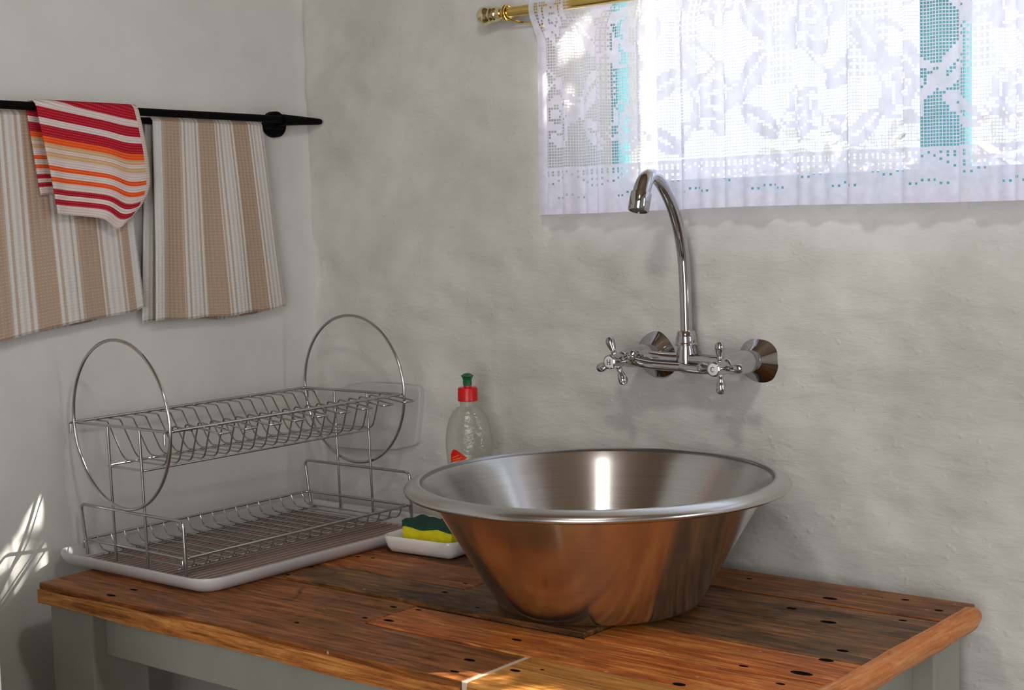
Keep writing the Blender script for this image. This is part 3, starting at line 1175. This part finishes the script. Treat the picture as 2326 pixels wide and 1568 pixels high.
def drip_tray():
    t = NT('frosted_plastic')
    p = t.p
    p.inputs['Base Color'].default_value = srgb(214, 211, 214)
    p.inputs['Roughness'].default_value = 0.35
    tp = t.n('ShaderNodeBsdfTransparent')
    tp.inputs['Color'].default_value = (0.93, 0.92, 0.92, 1)
    mx = t.n('ShaderNodeMixShader')
    mx.inputs[0].default_value = 0.22
    t.l(p.outputs[0], mx.inputs[1])
    t.l(tp.outputs[0], mx.inputs[2])
    t.l(mx.outputs[0], t.out.inputs[0])
    rimm = t.m
    t = NT('clear_ribbed_plastic')
    p = t.p
    p.inputs['Base Color'].default_value = srgb(212, 196, 188)
    p.inputs['Roughness'].default_value = 0.3
    tp = t.n('ShaderNodeBsdfTransparent')
    mx = t.n('ShaderNodeMixShader')
    mx.inputs[0].default_value = 0.30
    t.l(p.outputs[0], mx.inputs[1])
    t.l(tp.outputs[0], mx.inputs[2])
    t.l(mx.outputs[0], t.out.inputs[0])
    floor_m = t.m
    X0, X1, Y0_, Y1_ = -0.083, 0.294, -0.548, -0.022
    root = thing('drip_tray', 'frosted plastic drip tray with ribbed floor under the dish rack', 'tray', ((X0 + X1) / 2, (Y0_ + Y1_) / 2, 0.0005))
    bm = bmesh.new()
    tray = [(0.016, 0.0008), (0.008, 0.004), (0.003, 0.011), (0.0, 0.019), (0.001, 0.0225), (0.004, 0.0225), (0.006, 0.019), (0.010, 0.010), (0.018, 0.0045)]
    rings = []
    for ins, z in tray:
        rings.append([bm.verts.new((x, y, z)) for x, y in rounded_rect(X0 + ins, Y0_ + ins, X1 - ins, Y1_ - ins, 0.040 - ins)])
    for A, B in zip(rings, rings[1:]):
        for k in range(len(A)):
            k2 = (k + 1) % len(A)
            bm.faces.new((A[k], A[k2], B[k2], B[k]))
    bmesh.ops.recalc_face_normals(bm, faces=bm.faces[:])
    obj('tray_rim', bm, rimm, root, angle=50)
    bm = bmesh.new()
    fr = [bm.verts.new((x, y, 0.0040)) for x, y in rounded_rect(X0 + 0.017, Y0_ + 0.017, X1 - 0.017, Y1_ - 0.017, 0.024)]
    bm.faces.new(fr)
    obj('tray_floor', bm, floor_m, root, smooth=False)
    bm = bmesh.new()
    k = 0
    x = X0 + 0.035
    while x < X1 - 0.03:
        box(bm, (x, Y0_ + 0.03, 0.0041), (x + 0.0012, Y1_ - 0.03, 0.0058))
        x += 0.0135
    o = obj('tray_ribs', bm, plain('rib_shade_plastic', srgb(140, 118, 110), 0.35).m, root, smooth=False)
    o['kind'] = 'stuff'


drip_tray()

RM = Matrix(((0.99844, 0.05473, -0.01116, 0.06578), (-0.05489, 0.99839, -0.01426, -0.50155), (0.01036, 0.01485, 0.99984, 0.0080), (0, 0, 0, 1)))


def dish_rack():
    root = thing('dish_rack', 'two-tier chromed wire dish rack with round end hoops', 'dish rack', (0.09, -0.27, 0.006))
    L = 0.46
    RZ = 0.0016        # thin wires
    a, h1, h2, b = 0.137, 0.0825, 0.0258, 0.132
    h3 = 0.2146
    cb, cf = -0.132, 0.1218
    p, q, zb = -0.0455, 0.040, 0.150

    def add(name, paths, par=root, seg=8):
        bm = bmesh.new()
        for pts, r, cl in paths:
            tube(bm, pts, r, seg, closed=cl, mat4=RM)
        return obj(name, bm, CHROME_WIRE, par, angle=60)
    # round hoops at both ends
    for y in (-0.0055, L + 0.0055):
        c = [(-0.0014 + 0.1293 * math.cos(2 * PI * k / 96), y, 0.2178 + 0.1293 * math.sin(2 * PI * k / 96)) for k in range(96)]
        add('hoop', [(c, 0.0026, True)], seg=10)
    # end frames: inverted U with feet
    for y in (0.0, L):
        fr = fillet([(-a + 0.010, y, 0.0018), (-a, y, h1), (a, y, h1), (a, y, 0.0)], 0.011, 5)
        add('end_frame', [(fr, 0.0025, False)])
        add('upright', [([(p, y, 0.001), (p, y, h3 - 0.002)], 0.0022, False)])
        add('upright', [([(q, y, 0.0), (q, y, h3 - 0.002)], 0.0022, False)])
    # lower basket
    rail = fillet([(-b, 0.002, h2), (-b, L - 0.002, h2), (b, L - 0.002, h2), (b, 0.002, h2)], 0.010, 4, closed=True)
    low = add('lower_basket', [(rail, 0.0023, True)])
    for x in (-0.098, 0.098):
        add('runner', [([(x, 0.012, 0.0030), (x, L - 0.012, 0.0030)], 0.0019, False)], low)
    n = 18
    for k in range(n):
        y = 0.022 + 0.0248 * k
        w = fillet([(-b + 0.001, y, h2), (-0.122, y, 0.0062), (0.122, y, 0.0062), (b - 0.001, y, h2)], 0.012, 3)
        add('cross_wire', [(w, 0.00135, False)], low, seg=6)
    # hooks at the corner of the lower rails
    for y in (0.004, L - 0.004):
        for x in (-b, b):
            add('corner_hook', [(fillet([(x, y, h2), (x, y - 0.006 if y < 0.1 else y + 0.006, h2 - 0.001), (x, y - 0.006 if y < 0.1 else y + 0.006, h2 - 0.014)], 0.003, 3), 0.0019, False)], low, seg=6)
    # upper basket
    rail = fillet([(cb, -0.004, h3), (cb, L + 0.004, h3), (cf, L + 0.004, h3), (cf, -0.004, h3)], 0.009, 4, closed=True)
    upb = add('upper_basket', [(rail, 0.0025, True)])
    bot = fillet([(-0.056, 0.002, zb), (-0.056, L - 0.002, zb), (0.044, L - 0.002, zb), (0.044, 0.002, zb)], 0.006, 3, closed=True)
    add('bottom_frame', [(bot, 0.0019, True)], upb)
    ys = [0.037 + 0.02355 * k for k in range(19)]
    zf = h3 + 0.0005
    half = lambda y: [(cb - 0.006, y, h3 - 0.0028), (-0.103, y, h3 - 0.0030), (-0.067, y, zb + 0.0100), (-0.058, y, zb + 0.0036), (0.044, y, zb + 0.0036), (0.0515, y, zb + 0.0095), (0.073, y, zf)]
    end = fillet(half(ys[0]) + [(cf, ys[0], h3 - 0.0035)], 0.005, 3)
    add('plate_wire', [(end, 0.00145, False)], upb, seg=6)
    for k in range(1, 18, 2):
        y1, y2 = ys[k], ys[k + 1]
        path = half(y1) + [(0.158, y1, h3 - 0.0090), (0.158, y2, h3 - 0.0090)] + list(reversed(half(y2)))
        add('plate_wire', [(fillet(path, 0.0055, 4), 0.00145, False)], upb, seg=6)
    for y, s in ((-0.006, -1), (L + 0.006, 1)):
        for x in (cb, cf):
            add('corner_hook', [(fillet([(x, y, h3), (x - 0.001, y + s * 0.006, h3 - 0.001), (x - 0.001, y + s * 0.006, h3 - 0.018)], 0.004, 3), 0.0019, False)], upb, seg=6)


dish_rack()


# ------------------------------------------------------------------ sponge dish, sponge, bottle
def sponge_dish():
    x0, y0, x1, y1 = 0.2985, -0.201, 0.442, -0.088
    bm = bmesh.new()
    lv = [(0.017, 0.0), (0.010, 0.0022), (0.004, 0.010), (0.0010, 0.019), (0.0, 0.0265), (0.0012, 0.0282), (0.0038, 0.0275), (0.0060, 0.020), (0.011, 0.0095), (0.018, 0.0068)]
    tray_mesh(bm, x0, y0, x1, y1, 0.020, lv)
    M = Matrix.Translation(((x0 + x1) / 2, (y0 + y1) / 2, 0)) @ Matrix.Rotation(math.radians(4), 4, 'Z') @ Matrix.Translation((-(x0 + x1) / 2, -(y0 + y1) / 2, 0))
    for v in bm.verts:
        v.co = M @ v.co
    o = obj('sponge_dish', bm, CERAMIC, None, ((x0 + x1) / 2, (y0 + y1) / 2, 0.0), angle=60)
    tag(o, 'white ceramic soap dish between the dish rack and the basin', 'dish')


sponge_dish()


def sponge():
    rnd = random.Random(4)
    t = NT('yellow_foam')
    v = t.coords()
    vo = t.n('ShaderNodeTexVoronoi')
    vo.inputs['Scale'].default_value = 420
    t.l(v, vo.inputs['Vector'])
    t.l(t.ramp(t.noise(v, 60, 3), [(0.3, srgb(204, 190, 8)), (0.7, srgb(222, 212, 28))]), t.p.inputs['Base Color'])
    t.p.inputs['Roughness'].default_value = 0.9
    t.l(t.bump(vo.outputs['Distance'], 0.6, 0.001), t.p.inputs['Normal'])
    foam = t.m
    t = NT('green_scourer')
    v = t.coords()
    t.l(t.ramp(t.noise(v, 300, 4), [(0.3, srgb(12, 48, 42)), (0.7, srgb(30, 84, 68))]), t.p.inputs['Base Color'])
    t.p.inputs['Roughness'].default_value = 0.95
    t.l(t.bump(t.noise(v, 500, 3), 1.0, 0.002), t.p.inputs['Normal'])
    scour = t.m
    cx, cy = 0.372, -0.142
    root = thing('sponge', 'yellow sponge with dark green scouring top in the white dish', 'sponge', (cx, cy, 0.0072))
    R = Matrix.Translation((cx, cy, 0)) @ Matrix.Rotation(math.radians(5), 4, 'Z')

    def block(hx, hy, z0, z1, wav, nx=14, ny=10):
        bm = bmesh.new()
        top = {}
        bt = {}
        for i in range(nx + 1):
            for j in range(ny + 1):
                x = -hx + 2 * hx * i / nx
                y = -hy + 2 * hy * j / ny
                w0 = 0.0022 * math.sin(i * 0.75 + 0.6) * (1 if wav else 0)
                w1 = (0.0035 * math.sin(i * 0.55 + 1.0 + j * 0.2) + 0.0015 * math.sin(i * 1.7 + j)) * (1 if wav else 0)
                z1_ = z1 + (w1 if wav else 0.0022 * math.sin(i * 0.75 + 0.6))
                top[i, j] = bm.verts.new(R @ Vector((x, y, z1_)))
                if i in (0, nx) or j in (0, ny):
                    bt[i, j] = bm.verts.new(R @ Vector((x, y, z0 + w0)))
        for i in range(nx):
            for j in range(ny):
                bm.faces.new((top[i, j], top[i + 1, j], top[i + 1, j + 1], top[i, j + 1]))
        loop = [(i, 0) for i in range(nx)] + [(nx, j) for j in range(ny)] + [(i, ny) for i in range(nx, 0, -1)] + [(0, j) for j in range(ny, 0, -1)]
        for k in range(len(loop)):
            p_, q_ = loop[k], loop[(k + 1) % len(loop)]
            bm.faces.new((bt[p_], bt[q_], top[q_], top[p_]))
        bm.faces.new([bt[k] for k in reversed(loop)])
        bmesh.ops.recalc_face_normals(bm, faces=bm.faces[:])
        return bm
    obj('foam', block(0.0480, 0.031, 0.0075, 0.0390, False), foam, root, angle=50)
    obj('scouring_pad', block(0.0488, 0.0318, 0.0386, 0.0465, True), scour, root, angle=50)


sponge()


def bottle():
    cx, cy = 0.350, -0.037
    root = thing('washing_up_bottle', 'clear dish soap bottle with red cap and green push-pull top', 'bottle', (cx, cy, 0.0))
    R = Matrix.Translation((cx, cy, 0)) @ Matrix.Rotation(math.radians(37), 4, 'Z')
    t = NT('clear_bottle_plastic')
    p = t.p
    p.inputs['Base Color'].default_value = (0.86, 0.88, 0.84, 1)
    p.inputs['Roughness'].default_value = 0.06
    p.inputs['IOR'].default_value = 1.45
    tp = t.n('ShaderNodeBsdfTransparent')
    tp.inputs['Color'].default_value = (0.90, 0.91, 0.87, 1)
    gl = t.n('ShaderNodeBsdfGlossy')
    gl.inputs['Roughness'].default_value = 0.08
    df = t.n('ShaderNodeBsdfDiffuse')
    df.inputs['Color'].default_value = srgb(196, 200, 190)
    fr = t.n('ShaderNodeLayerWeight')
    fr.inputs['Blend'].default_value = 0.32
    bmp = t.bump(t.noise(t.coords((1.2, 1.2, 2.6), rot=(0, 0.6, 0.3)), 34, 3, 0.5, 1.5), 0.6, 0.004)
    t.l(bmp, gl.inputs['Normal'])
    t.l(bmp, fr.inputs['Normal'])
    m0 = t.n('ShaderNodeMixShader')
    m0.inputs[0].default_value = 0.30
    t.l(tp.outputs[0], m0.inputs[1])
    t.l(df.outputs[0], m0.inputs[2])
    m1 = t.n('ShaderNodeMixShader')
    f = t.math('MULTIPLY_ADD', fr.outputs['Facing'], 0.30, 0.05)
    t.l(f, m1.inputs[0])
    t.l(m0.outputs[0], m1.inputs[1])
    t.l(gl.outputs[0], m1.inputs[2])
    t.l(m1.outputs[0], t.out.inputs[0])
    prof = [(0.0, 0.001), (0.030, 0.001), (0.0345, 0.003), (0.0365, 0.008), (0.0368, 0.03), (0.0350, 0.07), (0.0352, 0.10), (0.0372, 0.13), (0.0388, 0.150), (0.0385, 0.165), (0.0362, 0.182), (0.0318, 0.197),
            (0.0255, 0.2085), (0.0185, 0.2155), (0.0140, 0.2175), (0.0137, 0.2185), (0.0137, 0.2275)]
    bm = bmesh.new()
    seg = 48
    rings = []
    for r, z in prof:
        k = min(1.0, max(0.0, (0.2165 - z) / 0.03))
        sy = 1.0 * (1 - k) + 0.62 * k
        if r == 0:
            rings.append([bm.verts.new(R @ Vector((0, 0, z)))])
        else:
            rings.append([bm.verts.new(R @ Vector((r * math.cos(2 * PI * s / seg), r * sy * math.sin(2 * PI * s / seg), z))) for s in range(seg)])
    for s in range(seg):
        bm.faces.new((rings[0][0], rings[1][(s + 1) % seg], rings[1][s]))
    for A, B in zip(rings[1:], rings[2:]):
        for s in range(seg):
            s2 = (s + 1) % seg
            bm.faces.new((A[s], A[s2], B[s2], B[s]))
    bmesh.ops.recalc_face_normals(bm, faces=bm.faces[:])
    obj('bottle_body', bm, t.m, root, angle=60)
    bm = bmesh.new()
    lathe(bm, [(0, 0.2262), (0.0158, 0.2262), (0.0168, 0.2272), (0.0166, 0.2290), (0.0162, 0.2465), (0.0150, 0.2485), (0.0065, 0.2490), (0.0060, 0.2525), (0, 0.2525)], 40, R)
    cp = obj('cap', bm, RED_CAP, root, angle=40)
    bm = bmesh.new()
    lathe(bm, [(0, 0.2515), (0.0072, 0.2515), (0.0074, 0.2545), (0.0072, 0.2600), (0.0080, 0.2640), (0.0104, 0.2672), (0.0102, 0.2682), (0.0060, 0.2708), (0.0030, 0.2718), (0, 0.2718)], 8, R)
    obj('push_pull_top', bm, GREEN_CAP, cp, angle=30)

    # label: a red and yellow printed shape wrapped on the front
    def patch(outline, off, mat, nm, par):
        bm2 = bmesh.new()
        x_min = min(q[0] for q in outline)
        x_max = max(q[0] for q in outline)
        N = 14

        def zr(x):
            zs_ = []
            for (xa, za), (xb, zb_) in zip(outline, outline[1:] + outline[:1]):
                if (xa - x) * (xb - x) <= 0 and xa != xb:
                    zs_.append(za + (zb_ - za) * (x - xa) / (xb - xa))
            return min(zs_), max(zs_)
        cols = []
        for i in range(N + 1):
            x = x_min + (x_max - x_min) * min(max(i / N, 0.002), 0.998)
            lo, hi = zr(x)
            c = []
            for k in range(5):
                z = lo + (hi - lo) * k / 4
                rx = 0.0353 + (0.0388 - 0.0353) * min(1, max(0, (z - 0.10) / 0.05))
                y = -0.62 * math.sqrt(max(rx * rx - x * x, 1e-6)) - off
                c.append(bm2.verts.new(R @ Vector((x, y, z))))
            cols.append(c)
        for A, B in zip(cols, cols[1:]):
            for k in range(4):
                bm2.faces.new((A[k], B[k], B[k + 1], A[k + 1]))
        return obj(nm, bm2, mat, par, angle=60)
    s = 0.00072
    P = lambda px, py: ((px - 1062) * s, 0.1255 - (py - 1047) * s)
    lab = patch([P(1021, 1075), P(1021, 1026), P(1024, 1018), P(1029, 1014), P(1034, 1015), P(1058, 1032), P(1075, 1046), P(1082, 1060), P(1082, 1075)], 0.0007, plain('label_red', srgb(214, 22, 10), 0.4).m, 'label', root)
    patch([P(1030, 1047), P(1052, 1038), P(1060, 1033), P(1075, 1046), P(1082, 1060), P(1082, 1075), P(1034, 1075)], 0.0011, plain('label_yellow', srgb(226, 214, 6), 0.4).m, 'label_band', lab)
    # two short lines of small orange print, too small to be read
    ink = plain('label_print', srgb(240, 120, 20), 0.4).m
    for dy, a, b in ((0, 1024, 1040), (5, 1024, 1046), (10, 1024, 1043)):
        patch([P(a, 1033 + dy), P(b, 1026 + dy), P(b, 1028 + dy), P(a, 1035.4 + dy)], 0.0012, ink, 'print_line', lab)


bottle()


# ------------------------------------------------------------------ plastic cover plate on the back wall
def cover_plate():
    out = [(-0.0694, 0.1199), (-0.0698, 0.1778), (-0.062, 0.2010), (-0.045, 0.2130), (-0.006, 0.2260), (0.0452, 0.2337), (0.1111, 0.2348), (0.1665, 0.2330), (0.1727, 0.2280), (0.1685, 0.1841), (0.160, 0.1341), (0.1555, 0.1285), (0.1491, 0.1255),
           (0.1056, 0.115), (0.0504, 0.110), (-0.0176, 0.1085), (-0.060, 0.110)]
    bm = bmesh.new()
    A = [bm.verts.new((x, 0.0395, z)) for x, z in out]
    B = [bm.verts.new((x, 0.054, z)) for x, z in out]
    bm.faces.new(A)
    bm.faces.new(list(reversed(B)))
    n = len(out)
    for k in range(n):
        bm.faces.new((A[k], B[k], B[(k + 1) % n], A[(k + 1) % n]))
    bmesh.ops.recalc_face_normals(bm, faces=bm.faces[:])
    es = [e for e in bm.edges if all(abs(v.co.y - 0.0395) < 1e-5 for v in e.verts)]
    bmesh.ops.bevel(bm, geom=es, offset=0.003, segments=3, profile=0.5, affect='EDGES')
    t = NT('milky_plastic')
    t.p.inputs['Base Color'].default_value = srgb(203, 200, 199)
    t.p.inputs['Roughness'].default_value = 0.4
    tp = t.n('ShaderNodeBsdfTransparent')
    mx = t.n('ShaderNodeMixShader')
    mx.inputs[0].default_value = 0.12
    t.l(t.p.outputs[0], mx.inputs[1])
    t.l(tp.outputs[0], mx.inputs[2])
    t.l(mx.outputs[0], t.out.inputs[0])
    o = obj('cover_plate', bm, t.m, None, (0.05, 0.054, 0.109), angle=50)
    tag(o, 'milky plastic cover plate fixed on the wall behind the dish rack', 'panel')


cover_plate()


# ------------------------------------------------------------------ towel bar and towels
BX, BZ = -0.050, 0.7105        # front bar
BX2, BZ2 = -0.078, 0.6985      # rear bar, a little lower, that carries the tea towels


def towel_bar():
    root = thing('towel_bar', 'black iron towel bar on the left wall with tapered tip', 'towel rail', (BX, -0.4, BZ))
    bm = bmesh.new()
    tube(bm, [(BX, -1.05, BZ + 0.001), (BX, -0.055, BZ - 0.0015)], 0.0064, 18)
    obj('bar', bm, BLACK, root)
    bm = bmesh.new()
    tube(bm, [(BX2, -1.04, BZ2), (BX2, -0.030, BZ2)], 0.0055, 14)
    obj('bar', bm, BLACK, root)
    bm = bmesh.new()
    lathe(bm, [(0, -0.004), (0.0098, -0.004), (0.0102, 0.0), (0.0056, 0.086), (0.0046, 0.090), (0, 0.090)], 24, axis_matrix((BX, -0.052, BZ - 0.0025), (0, 1, 0)))
    obj('tip', bm, BLACK, root)
    for y in (-0.034, -1.02):
        bm = bmesh.new()
        lathe(bm, [(0, 0.0), (0.0232, 0.0), (0.0235, 0.002), (0.0232, 0.013), (0.0215, 0.0148), (0, 0.0150)], 40, axis_matrix((XL - 0.002, y, 0.7035), (1, 0, 0)))
        tube(bm, [(XL + 0.008, y, 0.7045), (XL + 0.030, y - 0.006, 0.707), (BX + 0.002, y - 0.016, BZ - 0.002)], [0.0105, 0.0085, 0.0085], 14)
        obj('wall_bracket', bm, BLACK, root)


towel_bar()


def stripes_beige(name, lines_phase, flip=False, period=0.315, white_edge=0.055):
    t = NT(name)
    uv = t.n('ShaderNodeUVMap')
    sp = t.n('ShaderNodeSeparateXYZ')
    t.l(uv.outputs[0], sp.inputs[0])
    u, v = sp.outputs[0], sp.outputs[1]
    if flip:
        u = t.math('SUBTRACT', 1.0, u)
    ph = t.math('MULTIPLY_ADD', u, 2 * PI / period, -2 * PI * lines_phase / period)
    c = t.math('COSINE', ph)
    band = t.ramp(t.math('MULTIPLY_ADD', c, 0.5, 0.5), [(0.52, g(0)), (0.60, g(1))])
    fine = t.math('SINE', t.math('MULTIPLY', u, 2 * PI * 31))
    finem = t.ramp(t.math('MULTIPLY_ADD', fine, 0.5, 0.5), [(0.42, g(0)), (0.72, g(1))])
    whitec = t.math('LESS_THAN', c, -0.80)
    finem = t.math('MULTIPLY', finem, t.math('MULTIPLY_ADD', whitec, -0.62, 1.0))
    fac = t.math('MAXIMUM', t.math('MULTIPLY', band, 0.92), t.math('MULTIPLY', finem, 0.72))
    edge = t.math('GREATER_THAN', u, white_edge)
    fac = t.math('MULTIPLY', fac, edge)
    col = t.mix(fac, srgb(206, 203, 200), srgb(166, 140, 120))
    # light cross threads of the waffle weave
    th = t.math('SINE', t.math('MULTIPLY', v, 2 * PI * 62))
    thm = t.math('GREATER_THAN', th, 0.86)
    dash = t.math('GREATER_THAN', t.math('SINE', t.math('MULTIPLY', u, 2 * PI * 62)), -0.2)
    col = t.mix(t.math('MULTIPLY', t.math('MULTIPLY', thm, dash), 0.55), col, srgb(214, 198, 172))
    t.l(col, t.p.inputs['Base Color'])
    t.p.inputs['Roughness'].default_value = 0.95
    t.p.inputs['Specular IOR Level'].default_value = 0.1
    hh = t.math('ADD', t.math('MULTIPLY', fine, 0.6), t.math('MULTIPLY', th, 0.4))
    t.l(t.bump(hh, 0.5, 0.0012), t.p.inputs['Normal'])
    return t.m


def towel(name, label, mat, topL, topR, botL, botR, zL, zR, front_x, back_shift, back_dz, hem=None, edgefn=None, wave=0.004, nu=60, nv=60, group=None, bx=BX, bz=BZ, arc=None, back_wob=1.0):
    """cloth folded over the bar: y runs left to right; front sheet towards the room"""
    bm = bmesh.new()
    uvl = bm.loops.layers.uv.new('UVMap')
    R_ = 0.0075 + (front_x - (bx + 0.0085))

    def front(u, v):
        ztop = bz
        zb_ = zL * (1 - u) + zR * u + (hem(u) if hem else 0)
        y = (topL + (topR - topL) * u) * (1 - v) + (botL + (botR - botL) * u) * v
        if edgefn:
            y += edgefn(u, v)
        z = ztop + (zb_ - ztop) * v
        amp = wave * min(1, v * 1.6)
        x = front_x + 0.004 * v + amp * math.sin(u * 9.0 + 1.2 + v * 1.1) + amp * 0.5 * math.sin(u * 21 + v * 2.0)
        return Vector((x, y, z))

    rows_ = []
    # back sheet from its hem up to the bar
    for k in range(nv // 2 + 1):
        v = 1 - k / (nv // 2)
        row = []
        for i in range(nu + 1):
            u = i / nu
            f = front(u, v)
            y = f.y + back_shift * (0.35 + 0.65 * v)
            z = bz + (f.z - bz) * 1.0 - back_dz * v + 0.004 * math.sin(u * 7) * v
            x = bx - R_ * 0.9 - 0.0005 + back_wob * (0.0012 * math.sin(u * 13 + 1) * v - 0.001 * v)
            row.append((bm.verts.new((x, y, z)), (u, v)))
        rows_.append(row)
    for k in range(1, 6):
        a = PI - PI * k / 6
        row = []
        for i in range(nu + 1):
            u = i / nu
            y = topL + (topR - topL) * u + back_shift * 0.35 * (1 - k / 6)
            if edgefn:
                y += edgefn(u, 0)
            row.append((bm.verts.new((bx + R_ * math.cos(a), y, bz + (arc or R_ * 0.95) * math.sin(a))), (u, -0.09 * (1 - k / 6))))
        rows_.append(row)
    for k in range(nv + 1):
        v = k / nv
        row = []
        for i in range(nu + 1):
            u = i / nu
            row.append((bm.verts.new(front(u, v)), (u, v)))
        rows_.append(row)
    for A, B in zip(rows_, rows_[1:]):
        for i in range(nu):
            q = (A[i], A[i + 1], B[i + 1], B[i])
            f = bm.faces.new([x[0] for x in q])
            for lp, x in zip(f.loops, q):
                lp[uvl].uv = x[1]
    bmesh.ops.recalc_face_normals(bm, faces=bm.faces[:])
    o = obj(name, bm, mat, None, (bx, (topL + topR) / 2, bz), angle=80)
    sm = o.modifiers.new('thickness', 'SOLIDIFY')
    sm.thickness = 0.0024
    sm.offset = 0
    tag(o, label, 'towel', group)
    return o


towel('tea_towel', 'beige and white striped tea towel hanging alone on the bar near the corner', stripes_beige('beige_stripes_right', 0.155),
      -0.3225, -0.0865, -0.3410, -0.047, 0.3700, 0.3755, -0.0695, -0.010, 0.004, hem=lambda u: -0.004 * math.sin(u * PI) + 0.001 * math.sin(u * 20), bx=BX2, bz=BZ2, wave=0.0035)
towel('tea_towel', 'beige and white striped tea towel half hidden behind the red striped cloth', stripes_beige('beige_stripes_left', 0.27, True, 0.235, 0.045),
      -0.715, -0.3830, -0.715, -0.3570, 0.3485, 0.3920, -0.0695, -0.012, 0.004, hem=lambda u: 0.010 * max(0, (u - 0.9) / 0.1) ** 2 * 0.4 - 0.002 * math.sin(u * 8), bx=BX2, bz=BZ2, wave=0.0024)


def red_cloth_material():
    t = NT('red_orange_stripes')
    uv = t.n('ShaderNodeUVMap')
    sp = t.n('ShaderNodeSeparateXYZ')
    t.l(uv.outputs[0], sp.inputs[0])
    u, v = sp.outputs[0], sp.outputs[1]
    # stripes run slightly askew: the left edge is further down the pattern
    sl = t.math('MULTIPLY', t.math('SUBTRACT', 1.0, u), 0.155)
    vv = t.math('ADD', t.math('MULTIPLY', v, t.math('SUBTRACT', 1.0, sl)), sl)
    Wt, Rd, Og, Tn = srgb(222, 206, 202), srgb(176, 24, 44), srgb(238, 92, 34), srgb(214, 176, 134)
    S = [(0.0, Rd), (0.095, Wt), (0.155, Rd), (0.240, Wt), (0.295, Rd), (0.385, Og), (0.440, Tn), (0.480, Wt), (0.505, Tn), (0.550, Wt), (0.615, Og), (0.655, Wt), (0.705, Og), (0.745, Wt),
         (0.800, Rd), (0.842, Wt), (0.882, Rd), (0.922, Wt), (1.0, Wt)]
    c = t.ramp(vv, S, 'CONSTANT')
    edge = t.math('GREATER_THAN', u, 0.955)
    c = t.mix(edge, c, srgb(216, 196, 186))
    rows = t.math('SINE', t.math('MULTIPLY', vv, 2 * PI * 46))
    dk = t.math('LESS_THAN', rows, -0.55)
    c = t.mix(t.math('MULTIPLY', dk, 0.22), c, (0.05, 0.01, 0.015, 1))
    dash = t.math('GREATER_THAN', t.math('SINE', t.math('MULTIPLY', u, 2 * PI * 60)), 0.3)
    c = t.mix(t.math('MULTIPLY', t.math('MULTIPLY', dash, t.math('GREATER_THAN', rows, 0.5)), 0.18), c, srgb(230, 190, 180))
    t.l(c, t.p.inputs['Base Color'])
    t.p.inputs['Roughness'].default_value = 0.95
    t.p.inputs['Specular IOR Level'].default_value = 0.1
    t.l(t.bump(rows, 0.5, 0.001), t.p.inputs['Normal'])
    return t.m


def red_hem(u):
    return 0.002 - 0.0145 * math.exp(-((u - 0.80) / 0.17) ** 2)


def red_edge(u, v):
    # the right side swells and then tapers to a rounded corner
    r = 0.016 * math.sin(min(v, 0.62) / 0.62 * PI * 0.5) - 0.052 * max(0, (v - 0.62) / 0.38) ** 1.8
    return r * u ** 2


towel('dishcloth', 'small red, orange and white striped dishcloth folded over the bar', red_cloth_material(),
      -0.5600, -0.3735, -0.5365, -0.3725, 0.5450, 0.5330, -0.0385, -0.010, -0.030, hem=red_hem, edgefn=red_edge, wave=0.0030, arc=0.0095, back_wob=0.0)

SC.cycles.max_bounces = 10
SC.cycles.transparent_max_bounces = 16
SC.cycles.use_denoising = True
SC.cycles.caustics_reflective = False
SC.cycles.caustics_refractive = False
